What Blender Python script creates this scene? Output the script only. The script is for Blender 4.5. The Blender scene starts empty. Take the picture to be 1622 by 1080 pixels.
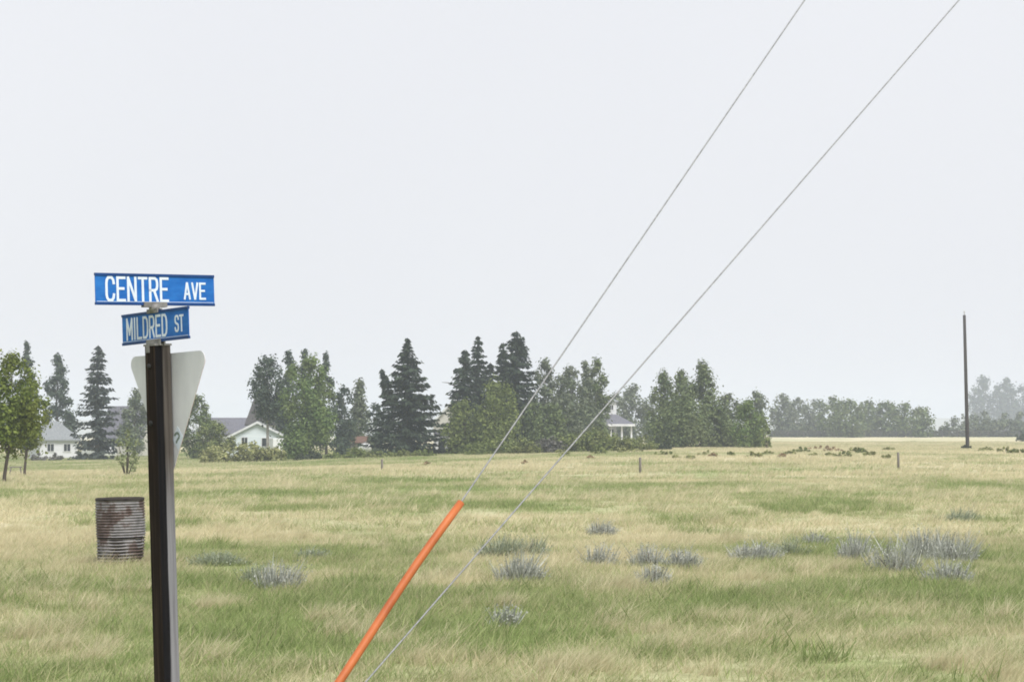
import bpy, math, random
import numpy as np
from mathutils import Vector, Matrix

# ------------------------------------------------------------------ camera, sky, sun, exposure
SC = bpy.context.scene
COL = SC.collection
FPX, HOR, CX, CY, EYE = 3400.0, 688.0, 811.0, 540.0, 1.6
PITCH = math.atan((HOR - CY) / FPX)
cam_d = bpy.data.cameras.new("camera")
cam = bpy.data.objects.new("camera", cam_d); COL.objects.link(cam)
cam.location = (0, 0, EYE); cam.rotation_euler = (math.pi / 2 + PITCH, 0, 0)
cam_d.sensor_width = 36; cam_d.lens = FPX / 1622 * 36
cam_d.clip_start = 0.1; cam_d.clip_end = 20000
SC.camera = cam

SUN_EL, SUN_AZ = math.radians(52), math.radians(150)     # azimuth clockwise from +Y (view direction): behind and right
world = bpy.data.worlds.new("World"); SC.world = world; world.use_nodes = True
nt = world.node_tree; nt.nodes.clear()
n_out = nt.nodes.new("ShaderNodeOutputWorld"); n_bg = nt.nodes.new("ShaderNodeBackground")
n_sky = nt.nodes.new("ShaderNodeTexSky"); n_sky.sky_type = 'NISHITA'; n_sky.sun_disc = False
n_sky.sun_elevation = SUN_EL; n_sky.sun_rotation = SUN_AZ; n_sky.dust_density = 6; n_sky.air_density = 1.0
n_hs = nt.nodes.new("ShaderNodeHueSaturation"); n_hs.inputs['Saturation'].default_value = 0.35
n_co = nt.nodes.new("ShaderNodeTexCoord")
n_no = nt.nodes.new("ShaderNodeTexNoise"); n_no.inputs['Scale'].default_value = 3.0; n_no.inputs['Detail'].default_value = 3
n_cr = nt.nodes.new("ShaderNodeMix"); n_cr.data_type = 'RGBA'
n_cr.inputs[6].default_value = (4.32, 4.37, 4.62, 1); n_cr.inputs[7].default_value = (4.80, 4.85, 5.04, 1)
n_mx = nt.nodes.new("ShaderNodeMix"); n_mx.data_type = 'RGBA'; n_mx.inputs[0].default_value = 0.92   # overcast layer
L = nt.links
L.new(n_sky.outputs[0], n_hs.inputs['Color']); L.new(n_hs.outputs[0], n_mx.inputs[6])
L.new(n_co.outputs['Generated'], n_no.inputs['Vector']); L.new(n_no.outputs[0], n_cr.inputs[0])
L.new(n_cr.outputs[2], n_mx.inputs[7]); L.new(n_mx.outputs[2], n_bg.inputs['Color'])
n_bg.inputs['Strength'].default_value = 0.1; L.new(n_bg.outputs[0], n_out.inputs[0])

sun_d = bpy.data.lights.new("sun", 'SUN'); sun_d.energy = 2.0; sun_d.angle = math.radians(28); sun_d.color = (1, .965, .91)
sun = bpy.data.objects.new("sun", sun_d); COL.objects.link(sun)
sdir = Vector((math.sin(SUN_AZ) * math.cos(SUN_EL), math.cos(SUN_AZ) * math.cos(SUN_EL), math.sin(SUN_EL)))
sun.rotation_euler = sdir.to_track_quat('Z', 'Y').to_euler(); sun.location = (20, -20, 40)

vs = SC.view_settings; vs.view_transform = 'Standard'; vs.look = 'None'; vs.exposure = 0.95; vs.gamma = 1.0
vs.use_curve_mapping = False
cy = SC.cycles
cy.use_denoising = True; cy.max_bounces = 6; cy.diffuse_bounces = 3; cy.glossy_bounces = 2
cy.transmission_bounces = 4; cy.volume_bounces = 1; cy.transparent_max_bounces = 8
cy.filter_width = 1.8
SC.render.film_transparent = False

# ------------------------------------------------------------------ helpers
rng = np.random.default_rng(7); random.seed(7)
SINP, COSP = math.sin(PITCH), math.cos(PITCH)

def at(px, py, Y):
    """world point seen at photo pixel (px,py) at depth Y"""
    a, b = (px - CX) / FPX, (CY - py) / FPX
    dy, dz = COSP - b * SINP, SINP + b * COSP
    t = Y / dy
    return Vector((a * t, Y, EYE + dz * t))

def _hash(ix, iy, s):
    h = (ix.astype(np.int64) * 374761393 + iy.astype(np.int64) * 668265263 + s * 974634777) & 0xffffffff
    h = ((h ^ (h >> 13)) * 1274126177) & 0xffffffff
    return ((h ^ (h >> 16)) & 0xffff) / 65535.0

def vnoise(x, y, s=0):
    ix, iy = np.floor(x), np.floor(y); fx, fy = x - ix, y - iy
    fx = fx * fx * (3 - 2 * fx); fy = fy * fy * (3 - 2 * fy)
    a, b = _hash(ix, iy, s), _hash(ix + 1, iy, s); c, d = _hash(ix, iy + 1, s), _hash(ix + 1, iy + 1, s)
    return (a + (b - a) * fx) * (1 - fy) + (c + (d - c) * fx) * fy

def fbm(x, y, s=0, o=3):
    r = 0; w = .5; t = 0
    for k in range(o):
        r = r + w * vnoise(x * 2 ** k, y * 2 ** k, s + k * 17); t += w; w *= .55
    return r / t

def sstep(a, b, v):
    t = np.clip((v - a) / (b - a), 0, 1); return t * t * (3 - 2 * t)

def height(x, y):
    x = np.asarray(x, float); y = np.asarray(y, float)
    u = x / np.maximum(y, 1)
    k = np.interp(u, [-.5, -.24, -.12, 0, .085, .24, .5], [-1.0, -1.0, -.6, .05, .40, .45, .45])
    a = sstep(45, 180, y)
    far = sstep(230, 450, y)
    bump = (fbm(x / 7, y / 7, 3) - .5) * .22 * (1 - .5 * a)
    bump = bump * sstep(3, 8, y)
    return a * (k * (1 - far) + np.interp(u, [-.5, .02, .11, .5], [-.7, -.4, 1.12, 1.2]) * far) + bump

def hz(x, y): return float(height(x, y))

def ground_hit(px, py):
    best = None
    for Y in np.geomspace(4, 1500, 1500):
        p = at(px, py, float(Y))
        if p.z <= hz(p.x, p.y): best = p; break
    if best is None: best = at(px, py, 1500)
    best.z = hz(best.x, best.y); return best

def straw(x, y):
    """0 = green grass, 1 = dry straw; how the field grows"""
    x = np.asarray(x, float); y = np.asarray(y, float)
    u = x / np.maximum(y, 1)
    b = np.interp(y, [0, 12, 15, 18.5, 21, 26, 29, 33, 42, 52, 62, 80, 95, 120, 200, 300, 420],
                     [.26, .24, .23, .18, .08, .13, .38, .66, .66, .46, .42, .54, .78, .82, .8, .88, .9])
    n = fbm(x / 2.4 + 31, y / 4.2, 5, 4) - .5
    n2 = fbm(x / 11, y / 13 + 9, 11, 3) - .5
    n3 = (fbm(x / .55 + 7, y / .9, 61, 2) - .5) * sstep(60, 25, y)
    v = b + n * 1.35 + n2 * .9 + n3 * .8
    v = v - .16 * sstep(.05, -.15, u) * sstep(45, 60, y) * sstep(105, 90, y)
    v = v - .45 * sstep(.08, .0, u) * sstep(118, 140, y) * sstep(300, 240, y)
    return np.clip(v, 0, 1)

def mesh_np(name, verts, faces):
    verts = np.asarray(verts, np.float32).reshape(-1, 3); faces = np.asarray(faces, np.int32)
    M, k = faces.shape
    me = bpy.data.meshes.new(name)
    me.vertices.add(len(verts)); me.vertices.foreach_set("co", verts.ravel())
    me.loops.add(M * k); me.loops.foreach_set("vertex_index", faces.ravel())
    me.polygons.add(M); me.polygons.foreach_set("loop_start", np.arange(0, M * k, k, dtype=np.int32))
    me.update(calc_edges=True); me.validate()
    return me

class MB:
    """collects shapes, builds one mesh object"""
    def __init__(s): s.v = []; s.f = []; s.sm = []
    def add(s, vs_, fs, smooth=False):
        o = len(s.v); s.v += [tuple(p) for p in vs_]; s.f += [tuple(i + o for i in f) for f in fs]; s.sm += [smooth] * len(fs)
    def box(s, c, size, rot=None):
        hx, hy, hz_ = size[0] / 2, size[1] / 2, size[2] / 2
        pts = [Vector((x, y, z)) for z in (-hz_, hz_) for x, y in ((-hx, -hy), (hx, -hy), (hx, hy), (-hx, hy))]
        if rot is not None: pts = [rot @ p for p in pts]
        c = Vector(c)
        s.add([p + c for p in pts], [(3, 2, 1, 0), (4, 5, 6, 7), (0, 1, 5, 4), (1, 2, 6, 5), (2, 3, 7, 6), (3, 0, 4, 7)])
    def tube(s, pts, rad, n=7, cap=True, smooth=True):
        pts = [Vector(p) for p in pts]
        if not hasattr(rad, '__len__'): rad = [rad] * len(pts)
        vs_ = []
        for i, p in enumerate(pts):
            d = (pts[min(i + 1, len(pts) - 1)] - pts[max(i - 1, 0)]).normalized()
            a = d.orthogonal().normalized() if i == 0 else (a - d * a.dot(d)).normalized()
            b = d.cross(a)
            vs_ += [p + (a * math.cos(2 * math.pi * k / n) + b * math.sin(2 * math.pi * k / n)) * rad[i] for k in range(n)]
        fs = [(i * n + k, i * n + (k + 1) % n, (i + 1) * n + (k + 1) % n, (i + 1) * n + k) for i in range(len(pts) - 1) for k in range(n)]
        if cap: fs += [tuple(reversed(range(n))), tuple(range((len(pts) - 1) * n, len(pts) * n))]
        s.add(vs_, fs, smooth)
    def lathe(s, prof, n=40, c=(0, 0, 0), warp=None):
        vs_ = []
        for j, (r, z) in enumerate(prof):
            for k in range(n):
                a = 2 * math.pi * k / n; rr = r if warp is None else r + warp(a, z)
                vs_.append((c[0] + rr * math.cos(a), c[1] + rr * math.sin(a), c[2] + z))
        s.add(vs_, [(j * n + k, j * n + (k + 1) % n, (j + 1) * n + (k + 1) % n, (j + 1) * n + k) for j in range(len(prof) - 1) for k in range(n)], True)
    def prism(s, poly, axis_vec, smooth=False):
        """extrude a 3D polygon along a vector"""
        poly = [Vector(p) for p in poly]; n = len(poly); a = Vector(axis_vec)
        s.add(poly + [p + a for p in poly], [tuple(reversed(range(n))), tuple(range(n, 2 * n))] + [(k, (k + 1) % n, n + (k + 1) % n, n + k) for k in range(n)], smooth)
    def build(s, name, m, parent=None, bevel=0):
        me = bpy.data.meshes.new(name); me.from_pydata(s.v, [], s.f); me.update()
        import bmesh
        bm = bmesh.new(); bm.from_mesh(me); bmesh.ops.recalc_face_normals(bm, faces=bm.faces); bm.to_mesh(me); bm.free()
        me.polygons.foreach_set("use_smooth", s.sm)
        me.materials.append(m)
        o = bpy.data.objects.new(name, me); COL.objects.link(o); o.parent = parent
        if bevel:
            b = o.modifiers.new("bevel", 'BEVEL'); b.width = bevel; b.segments = 2; b.limit_method = 'ANGLE'
        return o

def obj_from(name, me, m, parent=None):
    me.materials.append(m); o = bpy.data.objects.new(name, me); COL.objects.link(o); o.parent = parent; return o

def tag(o, label=None, cat=None, group=None, kind=None):
    if label: o['label'] = label
    if cat: o['category'] = cat
    if group: o['group'] = group
    if kind: o['kind'] = kind
    return o

def thing(name, loc, label, cat, rz=0, group=None):
    o = bpy.data.objects.new(name, None); COL.objects.link(o); o.location = loc; o.rotation_euler = (0, 0, rz)
    o.empty_display_size = .2
    return tag(o, label, cat, group)

# ------------------------------------------------------------------ materials
def mat_base(name):
    m = bpy.data.materials.new(name); m.use_nodes = True; t = m.node_tree; t.nodes.clear()
    out = t.nodes.new("ShaderNodeOutputMaterial"); return m, t, out

def N(t, kind, **kw):
    n = t.nodes.new(kind)
    for k, v in kw.items():
        if k in n.inputs: n.inputs[k].default_value = v
        else: setattr(n, k, v)
    return n

def ramp(t, fac, stops):
    r = t.nodes.new("ShaderNodeValToRGB"); e = r.color_ramp.elements
    while len(e) > 1: e.remove(e[-1])
    e[0].position = stops[0][0]; e[0].color = (*stops[0][1], 1)
    for p, c in stops[1:]:
        q = e.new(p); q.color = (*c, 1)
    if fac is not None: t.links.new(fac, r.inputs[0])
    return r.outputs[0]

def mixc(t, fac, a, b, blend='MIX'):
    n = t.nodes.new("ShaderNodeMix"); n.data_type = 'RGBA'; n.blend_type = blend
    for sock, v in ((n.inputs[0], fac), (n.inputs[6], a), (n.inputs[7], b)):
        if hasattr(v, 'is_output'): t.links.new(v, sock)
        elif hasattr(v, '__len__'): sock.default_value = (*v, 1)
        else: sock.default_value = v
    return n.outputs[2]

def simple(name, c1, c2=None, rough=.7, scale=4., metal=0., bump=.0, bscale=None, stretch=(1, 1, 1), detail=5, spec=.3):
    """two-tone noisy material in object space"""
    m, t, out = mat_base(name); p = N(t, "ShaderNodeBsdfPrincipled", Roughness=rough, Metallic=metal)
    p.inputs['Specular IOR Level'].default_value = spec
    tc = N(t, "ShaderNodeTexCoord"); mp = N(t, "ShaderNodeMapping"); mp.inputs['Scale'].default_value = stretch
    t.links.new(tc.outputs['Object'], mp.inputs[0])
    no = N(t, "ShaderNodeTexNoise", Scale=scale, Detail=detail, Roughness=.6); t.links.new(mp.outputs[0], no.inputs['Vector'])
    col = ramp(t, no.outputs[0], [(.32, c1), (.68, c2 or c1)]); t.links.new(col, p.inputs['Base Color'])
    if bump:
        nb = N(t, "ShaderNodeTexNoise", Scale=bscale or scale * 4, Detail=4); t.links.new(mp.outputs[0], nb.inputs['Vector'])
        b = N(t, "ShaderNodeBump", Strength=bump, Distance=.01); t.links.new(nb.outputs[0], b.inputs['Height']); t.links.new(b.outputs[0], p.inputs['Normal'])
    t.links.new(p.outputs[0], out.inputs[0]); return m

def leafmat(name, dark, light, trans=.25, hue=None):
    m, t, out = mat_base(name)
    g = N(t, "ShaderNodeNewGeometry"); tc = N(t, "ShaderNodeTexCoord")
    c = ramp(t, g.outputs['Random Per Island'], [(0, dark), (.55, tuple((a + b) / 2 for a, b in zip(dark, light))), (1, light)])
    if hue:
        no = N(t, "ShaderNodeTexNoise", Scale=.45, Detail=2); t.links.new(tc.outputs['Object'], no.inputs['Vector'])
        f = ramp(t, no.outputs[0], [(.42, (0, 0, 0)), (.66, (1, 1, 1))]); mm = N(t, "ShaderNodeMath", operation='MULTIPLY'); mm.inputs[1].default_value = .6
        t.links.new(f, mm.inputs[0]); c = mixc(t, mm.outputs[0], c, hue)
    d = N(t, "ShaderNodeBsdfDiffuse"); tr = N(t, "ShaderNodeBsdfTranslucent"); mx = N(t, "ShaderNodeMixShader", Fac=trans)
    t.links.new(c, d.inputs[0]); t.links.new(c, tr.inputs[0]); t.links.new(d.outputs[0], mx.inputs[1]); t.links.new(tr.outputs[0], mx.inputs[2])
    t.links.new(mx.outputs[0], out.inputs[0]); return m

M = {}
M['spruce'] = leafmat('spruce_needles', (0.021, 0.030, 0.021), (0.067, 0.090, 0.062), .1)
M['spruce_blue'] = leafmat('spruce_needles_grey', (0.029, 0.038, 0.034), (0.090, 0.108, 0.094), .1)
M['green'] = leafmat('fresh_leaves', (.070, .120, .040), (.225, .300, .110), .3, (.15, .17, .07))
M['leaf_bright'] = leafmat('young_leaves', (0.063, 0.098, 0.021), (0.218, 0.265, 0.069), .3, (.17, .17, .05))
M['dark'] = leafmat('poplar_leaves', (0.033, 0.050, 0.037), (0.103, 0.133, 0.095), .2)
M['grey'] = leafmat('grey_green_leaves', (.074, .100, .064), (.220, .255, .155), .25, (.12, .125, .10))
M['olive'] = leafmat('willow_leaves', (.088, .122, .034), (.260, .300, .110), .3, (.09, .12, .05))
M['mid'] = leafmat('ash_leaves', (.066, .098, .044), (.205, .255, .110), .25, (.12, .13, .07))
M['shrub'] = leafmat('shrub_leaves', (.085, .115, .038), (.250, .285, .110), .25, (.14, .14, .06))
M['shrub_dark'] = leafmat('dark_shrub_leaves', (0.029, 0.039, 0.026), (0.081, 0.096, 0.057), .2)
M['twig'] = leafmat('grey_twigs', (.07, .068, .062), (.17, .165, .15), .1)
M['sage'] = leafmat('sagebrush_leaves', (.22, .235, .205), (.56, .575, .53), .2)
M['sage_green'] = leafmat('sagebrush_green_leaves', (0.192, 0.228, 0.156), (0.408, 0.444, 0.336), .2)
M['weed_green'] = leafmat('weed_leaves', (.16, .18, .07), (.36, .36, .17), .2)
M['sapling'] = leafmat('sapling_leaves', (.12, .15, .07), (.28, .31, .17), .3)
M['weed_red'] = leafmat('dock_seed_heads', (.20, .145, .085), (.40, .31, .19), .15)
M['bark'] = simple('bark', (.045, .036, .03), (.11, .09, .075), .9, 6, bump=.5, stretch=(1, 1, .25))
M['bark_pale'] = simple('aspen_bark', (.20, .19, .17), (.42, .40, .37), .85, 5, stretch=(1, 1, .6))
M['steel'] = simple('galvanised_steel', (.15, .145, .14), (.27, .265, .255), .6, 25, .3)
M['wire'] = simple('guy_strand', (.20, .205, .215), (.34, .345, .355), .6, 60, .2)
M['orange'] = simple('orange_plastic', (.36, .092, .026), (.52, .150, .042), .55, 5, stretch=(1.5, 1.5, .8), detail=8, bump=.05, bscale=40, spec=.4)
M['blue'] = simple('sign_blue', (.008, .095, .37), (.024, .165, .50), .55, 9, spec=.2, stretch=(1, 1, 2.5))
M['blue_dark'] = simple('sign_rail_blue', (.005, .035, .14), (.010, .055, .20), .5, 9)
M['white_sheet'] = simple('white_sheeting', (.56, .63, .72), (.68, .75, .84), .5, 14)
M['alu'] = simple('aluminium_back', (.52, .53, .565), (.70, .71, .745), .55, 4, .0, stretch=(1, 1, .4), spec=.4)
M['red'] = simple('red_sheeting', (.50, .03, .03), (.6, .05, .05), .45, 5)
M['mark'] = simple('grey_print', (.16, .20, .18), (.22, .27, .24), .6, 10)
M['white_wall'] = simple('white_siding', (.50, .51, .54), (.62, .63, .66), .8, 1.5, stretch=(.3, .3, 6))
M['cream_wall'] = simple('cream_siding', (.46, .44, .41), (.56, .54, .50), .8, 1.5, stretch=(.3, .3, 6))
M['blue_wall'] = simple('pale_blue_siding', (.54, .60, .65), (.64, .69, .73), .8, 1.5, stretch=(.3, .3, 6))
M['trim'] = simple('white_trim', (.52, .53, .55), (.64, .65, .66), .6, 2)
M['roof_grey'] = simple('grey_shingles', (.17, .185, .195), (.25, .265, .28), .9, 6, bump=.4)
M['roof_slate'] = simple('slate_shingles', (.10, .10, .125), (.165, .165, .19), .9, 6, bump=.4)
M['roof_dark'] = simple('dark_shingles', (.045, .043, .045), (.085, .08, .08), .9, 6, bump=.4)
M['roof_rust'] = simple('rusted_sheet', (.10, .06, .045), (.17, .10, .075), .85, 2)
M['glass'] = simple('window_glass', (.015, .018, .022), (.03, .034, .04), .12, 2, spec=.5)
M['car_white'] = simple('white_car_paint', (.62, .63, .64), (.72, .73, .74), .3, 2, spec=.5)
M['rubber'] = simple('tyre_rubber', (.015, .015, .016), (.03, .03, .03), .85, 8)
M['tank'] = simple('white_tank_paint', (.72, .73, .73), (.82, .82, .82), .45, 3)
M['wood_grey'] = simple('weathered_wood', (.10, .09, .08), (.24, .22, .20), .9, 5, bump=.4, stretch=(6, 6, .5))
M['wood_pole'] = simple('utility_pole_wood', (.024, .021, .020), (.060, .053, .049), .9, 4, bump=.4, stretch=(5, 5, .4))
M['wood_dark'] = simple('dark_fence_wood', (.05, .045, .045), (.11, .10, .10), .9, 4, stretch=(1, 1, 1))
M['twig_wood'] = simple('sage_stems', (.10, .085, .07), (.2, .18, .16), .9, 8)
M['ceramic'] = simple('insulator', (.3, .3, .3), (.5, .5, .5), .3, 4)

# sign post timber: brown stain on one face, black strip then weathered grey on the other
def post_mat():
    m, t, out = mat_base('creosoted_timber'); p = N(t, "ShaderNodeBsdfPrincipled", Roughness=.85); p.inputs['Specular IOR Level'].default_value = .1
    tc = N(t, "ShaderNodeTexCoord"); sp = N(t, "ShaderNodeSeparateXYZ"); t.links.new(tc.outputs['Object'], sp.inputs[0])
    mp = N(t, "ShaderNodeMapping"); mp.inputs['Scale'].default_value = (60, 60, 1.6); t.links.new(tc.outputs['Object'], mp.inputs[0])
    gr = N(t, "ShaderNodeTexNoise", Scale=1, Detail=6, Roughness=.65); t.links.new(mp.outputs[0], gr.inputs['Vector'])
    mp2 = N(t, "ShaderNodeMapping"); mp2.inputs['Scale'].default_value = (3, 3, 2.2); t.links.new(tc.outputs['Object'], mp2.inputs[0])
    lo = N(t, "ShaderNodeTexNoise", Scale=1, Detail=3); t.links.new(mp2.outputs[0], lo.inputs['Vector'])
    brown = ramp(t, gr.outputs[0], [(.3, (.006, .0042, .003)), (.5, (.018, .012, .0086)), (.7, (.050, .034, .024))])
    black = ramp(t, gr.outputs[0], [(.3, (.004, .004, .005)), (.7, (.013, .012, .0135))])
    grey = ramp(t, gr.outputs[0], [(.25, (.10, .10, .11)), (.5, (.19, .19, .205)), (.75, (.25, .25, .265))])
    upper = ramp(t, gr.outputs[0], [(.3, (.035, .030, .026)), (.7, (.12, .105, .095))])
    # local x along the right-hand face (0 at the corner shared with the brown face)
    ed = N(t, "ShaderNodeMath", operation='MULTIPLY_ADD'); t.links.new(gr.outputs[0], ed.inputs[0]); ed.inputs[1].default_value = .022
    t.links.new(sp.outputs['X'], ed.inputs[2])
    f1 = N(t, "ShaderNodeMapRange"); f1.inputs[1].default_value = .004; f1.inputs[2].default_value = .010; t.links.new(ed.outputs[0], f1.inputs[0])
    zf = N(t, "ShaderNodeMath", operation='MULTIPLY_ADD'); t.links.new(lo.outputs[0], zf.inputs[0]); zf.inputs[1].default_value = .5; t.links.new(sp.outputs['Z'], zf.inputs[2])
    f2 = N(t, "ShaderNodeMapRange"); f2.inputs[1].default_value = 1.35; f2.inputs[2].default_value = 1.75; t.links.new(zf.outputs[0], f2.inputs[0])
    gcol = mixc(t, f2.outputs[0], grey, upper)
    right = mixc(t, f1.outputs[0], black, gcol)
    g = N(t, "ShaderNodeTexCoord"); ns = N(t, "ShaderNodeSeparateXYZ"); t.links.new(g.outputs['Normal'], ns.inputs[0])
    f3 = N(t, "ShaderNodeMapRange"); f3.inputs[1].default_value = -.6; f3.inputs[2].default_value = -.8; t.links.new(ns.outputs['Y'], f3.inputs[0])
    col = mixc(t, f3.outputs[0], brown, right); t.links.new(col, p.inputs['Base Color'])
    b = N(t, "ShaderNodeBump", Strength=.5, Distance=.004); t.links.new(gr.outputs[0], b.inputs['Height']); t.links.new(b.outputs[0], p.inputs['Normal'])
    t.links.new(p.outputs[0], out.inputs[0]); return m
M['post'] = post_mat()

def rust_mat():
    m, t, out = mat_base('rusted_corrugated_steel'); p = N(t, "ShaderNodeBsdfPrincipled", Roughness=.7, Metallic=.25)
    tc = N(t, "ShaderNodeTexCoord")
    n1 = N(t, "ShaderNodeTexNoise", Scale=3.2, Detail=5, Roughness=.62); t.links.new(tc.outputs['Object'], n1.inputs['Vector'])
    n2 = N(t, "ShaderNodeTexNoise", Scale=22, Detail=4); t.links.new(tc.outputs['Object'], n2.inputs['Vector'])
    base = ramp(t, n1.outputs[0], [(.36, (.17, .17, .18)), (.47, (.31, .305, .315)), (.53, (.105, .065, .052)), (.66, (.045, .023, .019))])
    col = mixc(t, .35, base, ramp(t, n2.outputs[0], [(.3, (.05, .035, .03)), (.7, (.24, .22, .215))]))
    t.links.new(col, p.inputs['Base Color']); t.links.new(p.outputs[0], out.inputs[0]); return m
M['rust'] = rust_mat()
M['soot'] = simple('sooty_steel', (.02, .016, .014), (.06, .05, .045), .9, 8)

GREEN_D, GREEN_L = (.140, .195, .064), (.360, .435, .180)
STRAW_D, STRAW_L = (.500, .445, .285), (.840, .775, .560)

def grass_mat():
    m, t, out = mat_base('grass_blades')
    a = N(t, "ShaderNodeAttribute", attribute_name='straw', attribute_type='INSTANCER')
    g = N(t, "ShaderNodeNewGeometry")
    gr = ramp(t, g.outputs['Random Per Island'], [(0, GREEN_D), (1, GREEN_L)])
    rnd = N(t, "ShaderNodeMath", operation='FRACT'); r2 = N(t, "ShaderNodeMath", operation='MULTIPLY'); r2.inputs[1].default_value = 7.31
    t.links.new(g.outputs['Random Per Island'], r2.inputs[0]); t.links.new(r2.outputs[0], rnd.inputs[0])
    st = ramp(t, rnd.outputs[0], [(0, STRAW_D), (1, STRAW_L)])
    s1 = N(t, "ShaderNodeMath", operation='SUBTRACT'); t.links.new(a.outputs['Fac'], s1.inputs[0]); t.links.new(rnd.outputs[0], s1.inputs[1])
    mr = N(t, "ShaderNodeMapRange"); mr.inputs[1].default_value = -.32; mr.inputs[2].default_value = .32; t.links.new(s1.outputs[0], mr.inputs[0])
    c = mixc(t, mr.outputs[0], gr, st)
    d = N(t, "ShaderNodeBsdfDiffuse"); tr = N(t, "ShaderNodeBsdfTranslucent"); mx = N(t, "ShaderNodeMixShader", Fac=.42)
    t.links.new(c, d.inputs[0]); t.links.new(c, tr.inputs[0]); t.links.new(d.outputs[0], mx.inputs[1]); t.links.new(tr.outputs[0], mx.inputs[2])
    t.links.new(mx.outputs[0], out.inputs[0]); return m
M['grass'] = grass_mat()

def ground_mat():
    m, t, out = mat_base('prairie_sod')
    a = N(t, "ShaderNodeAttribute", attribute_name='straw'); g = N(t, "ShaderNodeNewGeometry")
    n1 = N(t, "ShaderNodeTexNoise", Scale=5, Detail=6, Roughness=.7); t.links.new(g.outputs['Position'], n1.inputs['Vector'])
    n2 = N(t, "ShaderNodeTexNoise", Scale=.35, Detail=4); t.links.new(g.outputs['Position'], n2.inputs['Vector'])
    gr = ramp(t, n1.outputs[0], [(.3, tuple(v * .8 for v in GREEN_D)), (.7, tuple(v * .9 for v in GREEN_L))])
    st = ramp(t, n1.outputs[0], [(.3, tuple(v * .75 for v in STRAW_D)), (.7, tuple(v * .8 for v in STRAW_L))])
    ad = N(t, "ShaderNodeMath", operation='MULTIPLY_ADD'); t.links.new(n2.outputs[0], ad.inputs[0]); ad.inputs[1].default_value = .5; t.links.new(a.outputs['Fac'], ad.inputs[2])
    f = N(t, "ShaderNodeMath", operation='SUBTRACT', use_clamp=True); t.links.new(ad.outputs[0], f.inputs[0]); f.inputs[1].default_value = .25
    c = mixc(t, f.outputs[0], gr, st)
    p = N(t, "ShaderNodeBsdfDiffuse"); t.links.new(c, p.inputs[0])
    b = N(t, "ShaderNodeBump", Strength=.6, Distance=.05); t.links.new(n1.outputs[0], b.inputs['Height']); t.links.new(b.outputs[0], p.inputs['Normal'])
    t.links.new(p.outputs[0], out.inputs[0]); return m
M['ground'] = ground_mat()
M['hills'] = simple('far_hills', (.14, .15, .09), (.26, .24, .15), .95, .004)

# ------------------------------------------------------------------ ground and far land
ys = np.concatenate([np.linspace(-60, 0, 13)[:-1], np.arange(0, 60, .4), np.arange(60, 250, 1.1), np.geomspace(250, 5200, 60)])
xh = np.concatenate([np.arange(0, 15, .45), np.arange(15, 75, 1.4), np.geomspace(75, 3400, 40)])
xs = np.concatenate([-xh[:0:-1], xh])
X, Y = np.meshgrid(xs, ys)
Z = height(X, Y)
V = np.stack([X, Y, Z], -1).reshape(-1, 3)
nx, ny = len(xs), len(ys)
ii = (np.arange(ny - 1)[:, None] * nx + np.arange(nx - 1)[None, :]).ravel()
gme = mesh_np('ground', V, np.stack([ii, ii + 1, ii + nx + 1, ii + nx], -1))
at_s = gme.attributes.new('straw', 'FLOAT', 'POINT'); at_s.data.foreach_set('value', straw(X, Y).ravel().astype(np.float32))
gme.polygons.foreach_set("use_smooth", np.ones(len(gme.polygons), bool))
tag(obj_from('ground', gme, M['ground']), 'wide field of green and dry straw grass', None, None, 'structure')

hx = np.linspace(-2400, 2400, 161)
hv = []
for r, (yy, k) in enumerate([(2300, 0), (2500, .55), (2750, 1), (3100, .8), (3500, 0)]):
    prof = (6 + 13 * fbm(hx / 420, hx * 0 + 2.2, 21, 3)) * np.interp(hx, [-2400, 300, 640, 1200, 2400], [1.3, 1.3, 1.65, 1.7, 1.3])
    hv.append(np.stack([hx, np.full_like(hx, yy), -0.5 + k * (prof + 4)], -1))
hv = np.concatenate(hv); n = len(hx)
ii = (np.arange(4)[:, None] * n + np.arange(n - 1)[None, :]).ravel()
hme = mesh_np('hills', hv, np.stack([ii, ii + 1, ii + n + 1, ii + n], -1)); hme.polygons.foreach_set("use_smooth", np.ones(len(hme.polygons), bool))
tag(obj_from('hills', hme, M['hills']), 'low hazy hills along the horizon', None, None, 'structure')

# ------------------------------------------------------------------ grass (stuff): clump prototypes, scattered by geometry nodes
def clump(name, nbl, rad, hmin, hmax, wid, lean, seed, seg=3, spread=.35):
    r = np.random.default_rng(seed)
    vv = []; ff = []
    for i in range(nbl):
        a = r.random() * 6.283; q = rad * math.sqrt(r.random()); bx, by = q * math.cos(a), q * math.sin(a)
        h = hmin + (hmax - hmin) * r.random() ** 1.3
        dirx = lean + r.normal() * spread; diry = r.normal() * spread * .8
        w = wid * (.6 + .8 * r.random()); wa = r.random() * 3.14
        wx, wy = math.cos(wa) * w / 2, math.sin(wa) * w / 2
        o = len(vv)
        for s in range(seg):
            t = s / seg; k = 1 - t * .6
            px, py, pz = bx + dirx * h * t ** 1.7, by + diry * h * t ** 1.7, h * t * (1 - .12 * t) - .02
            vv += [(px - wx * k, py - wy * k, pz), (px + wx * k, py + wy * k, pz)]
        vv.append((bx + dirx * h, by + diry * h, h * .9))
        for s in range(seg - 1): ff += [(o + 2 * s, o + 2 * s + 1, o + 2 * s + 3), (o + 2 * s, o + 2 * s + 3, o + 2 * s + 2)]
        ff.append((o + 2 * seg - 2, o + 2 * seg - 1, o + 2 * seg))
    me = mesh_np(name, vv, ff); me.materials.append(M['grass'])
    return bpy.data.objects.new(name, me)

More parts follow.
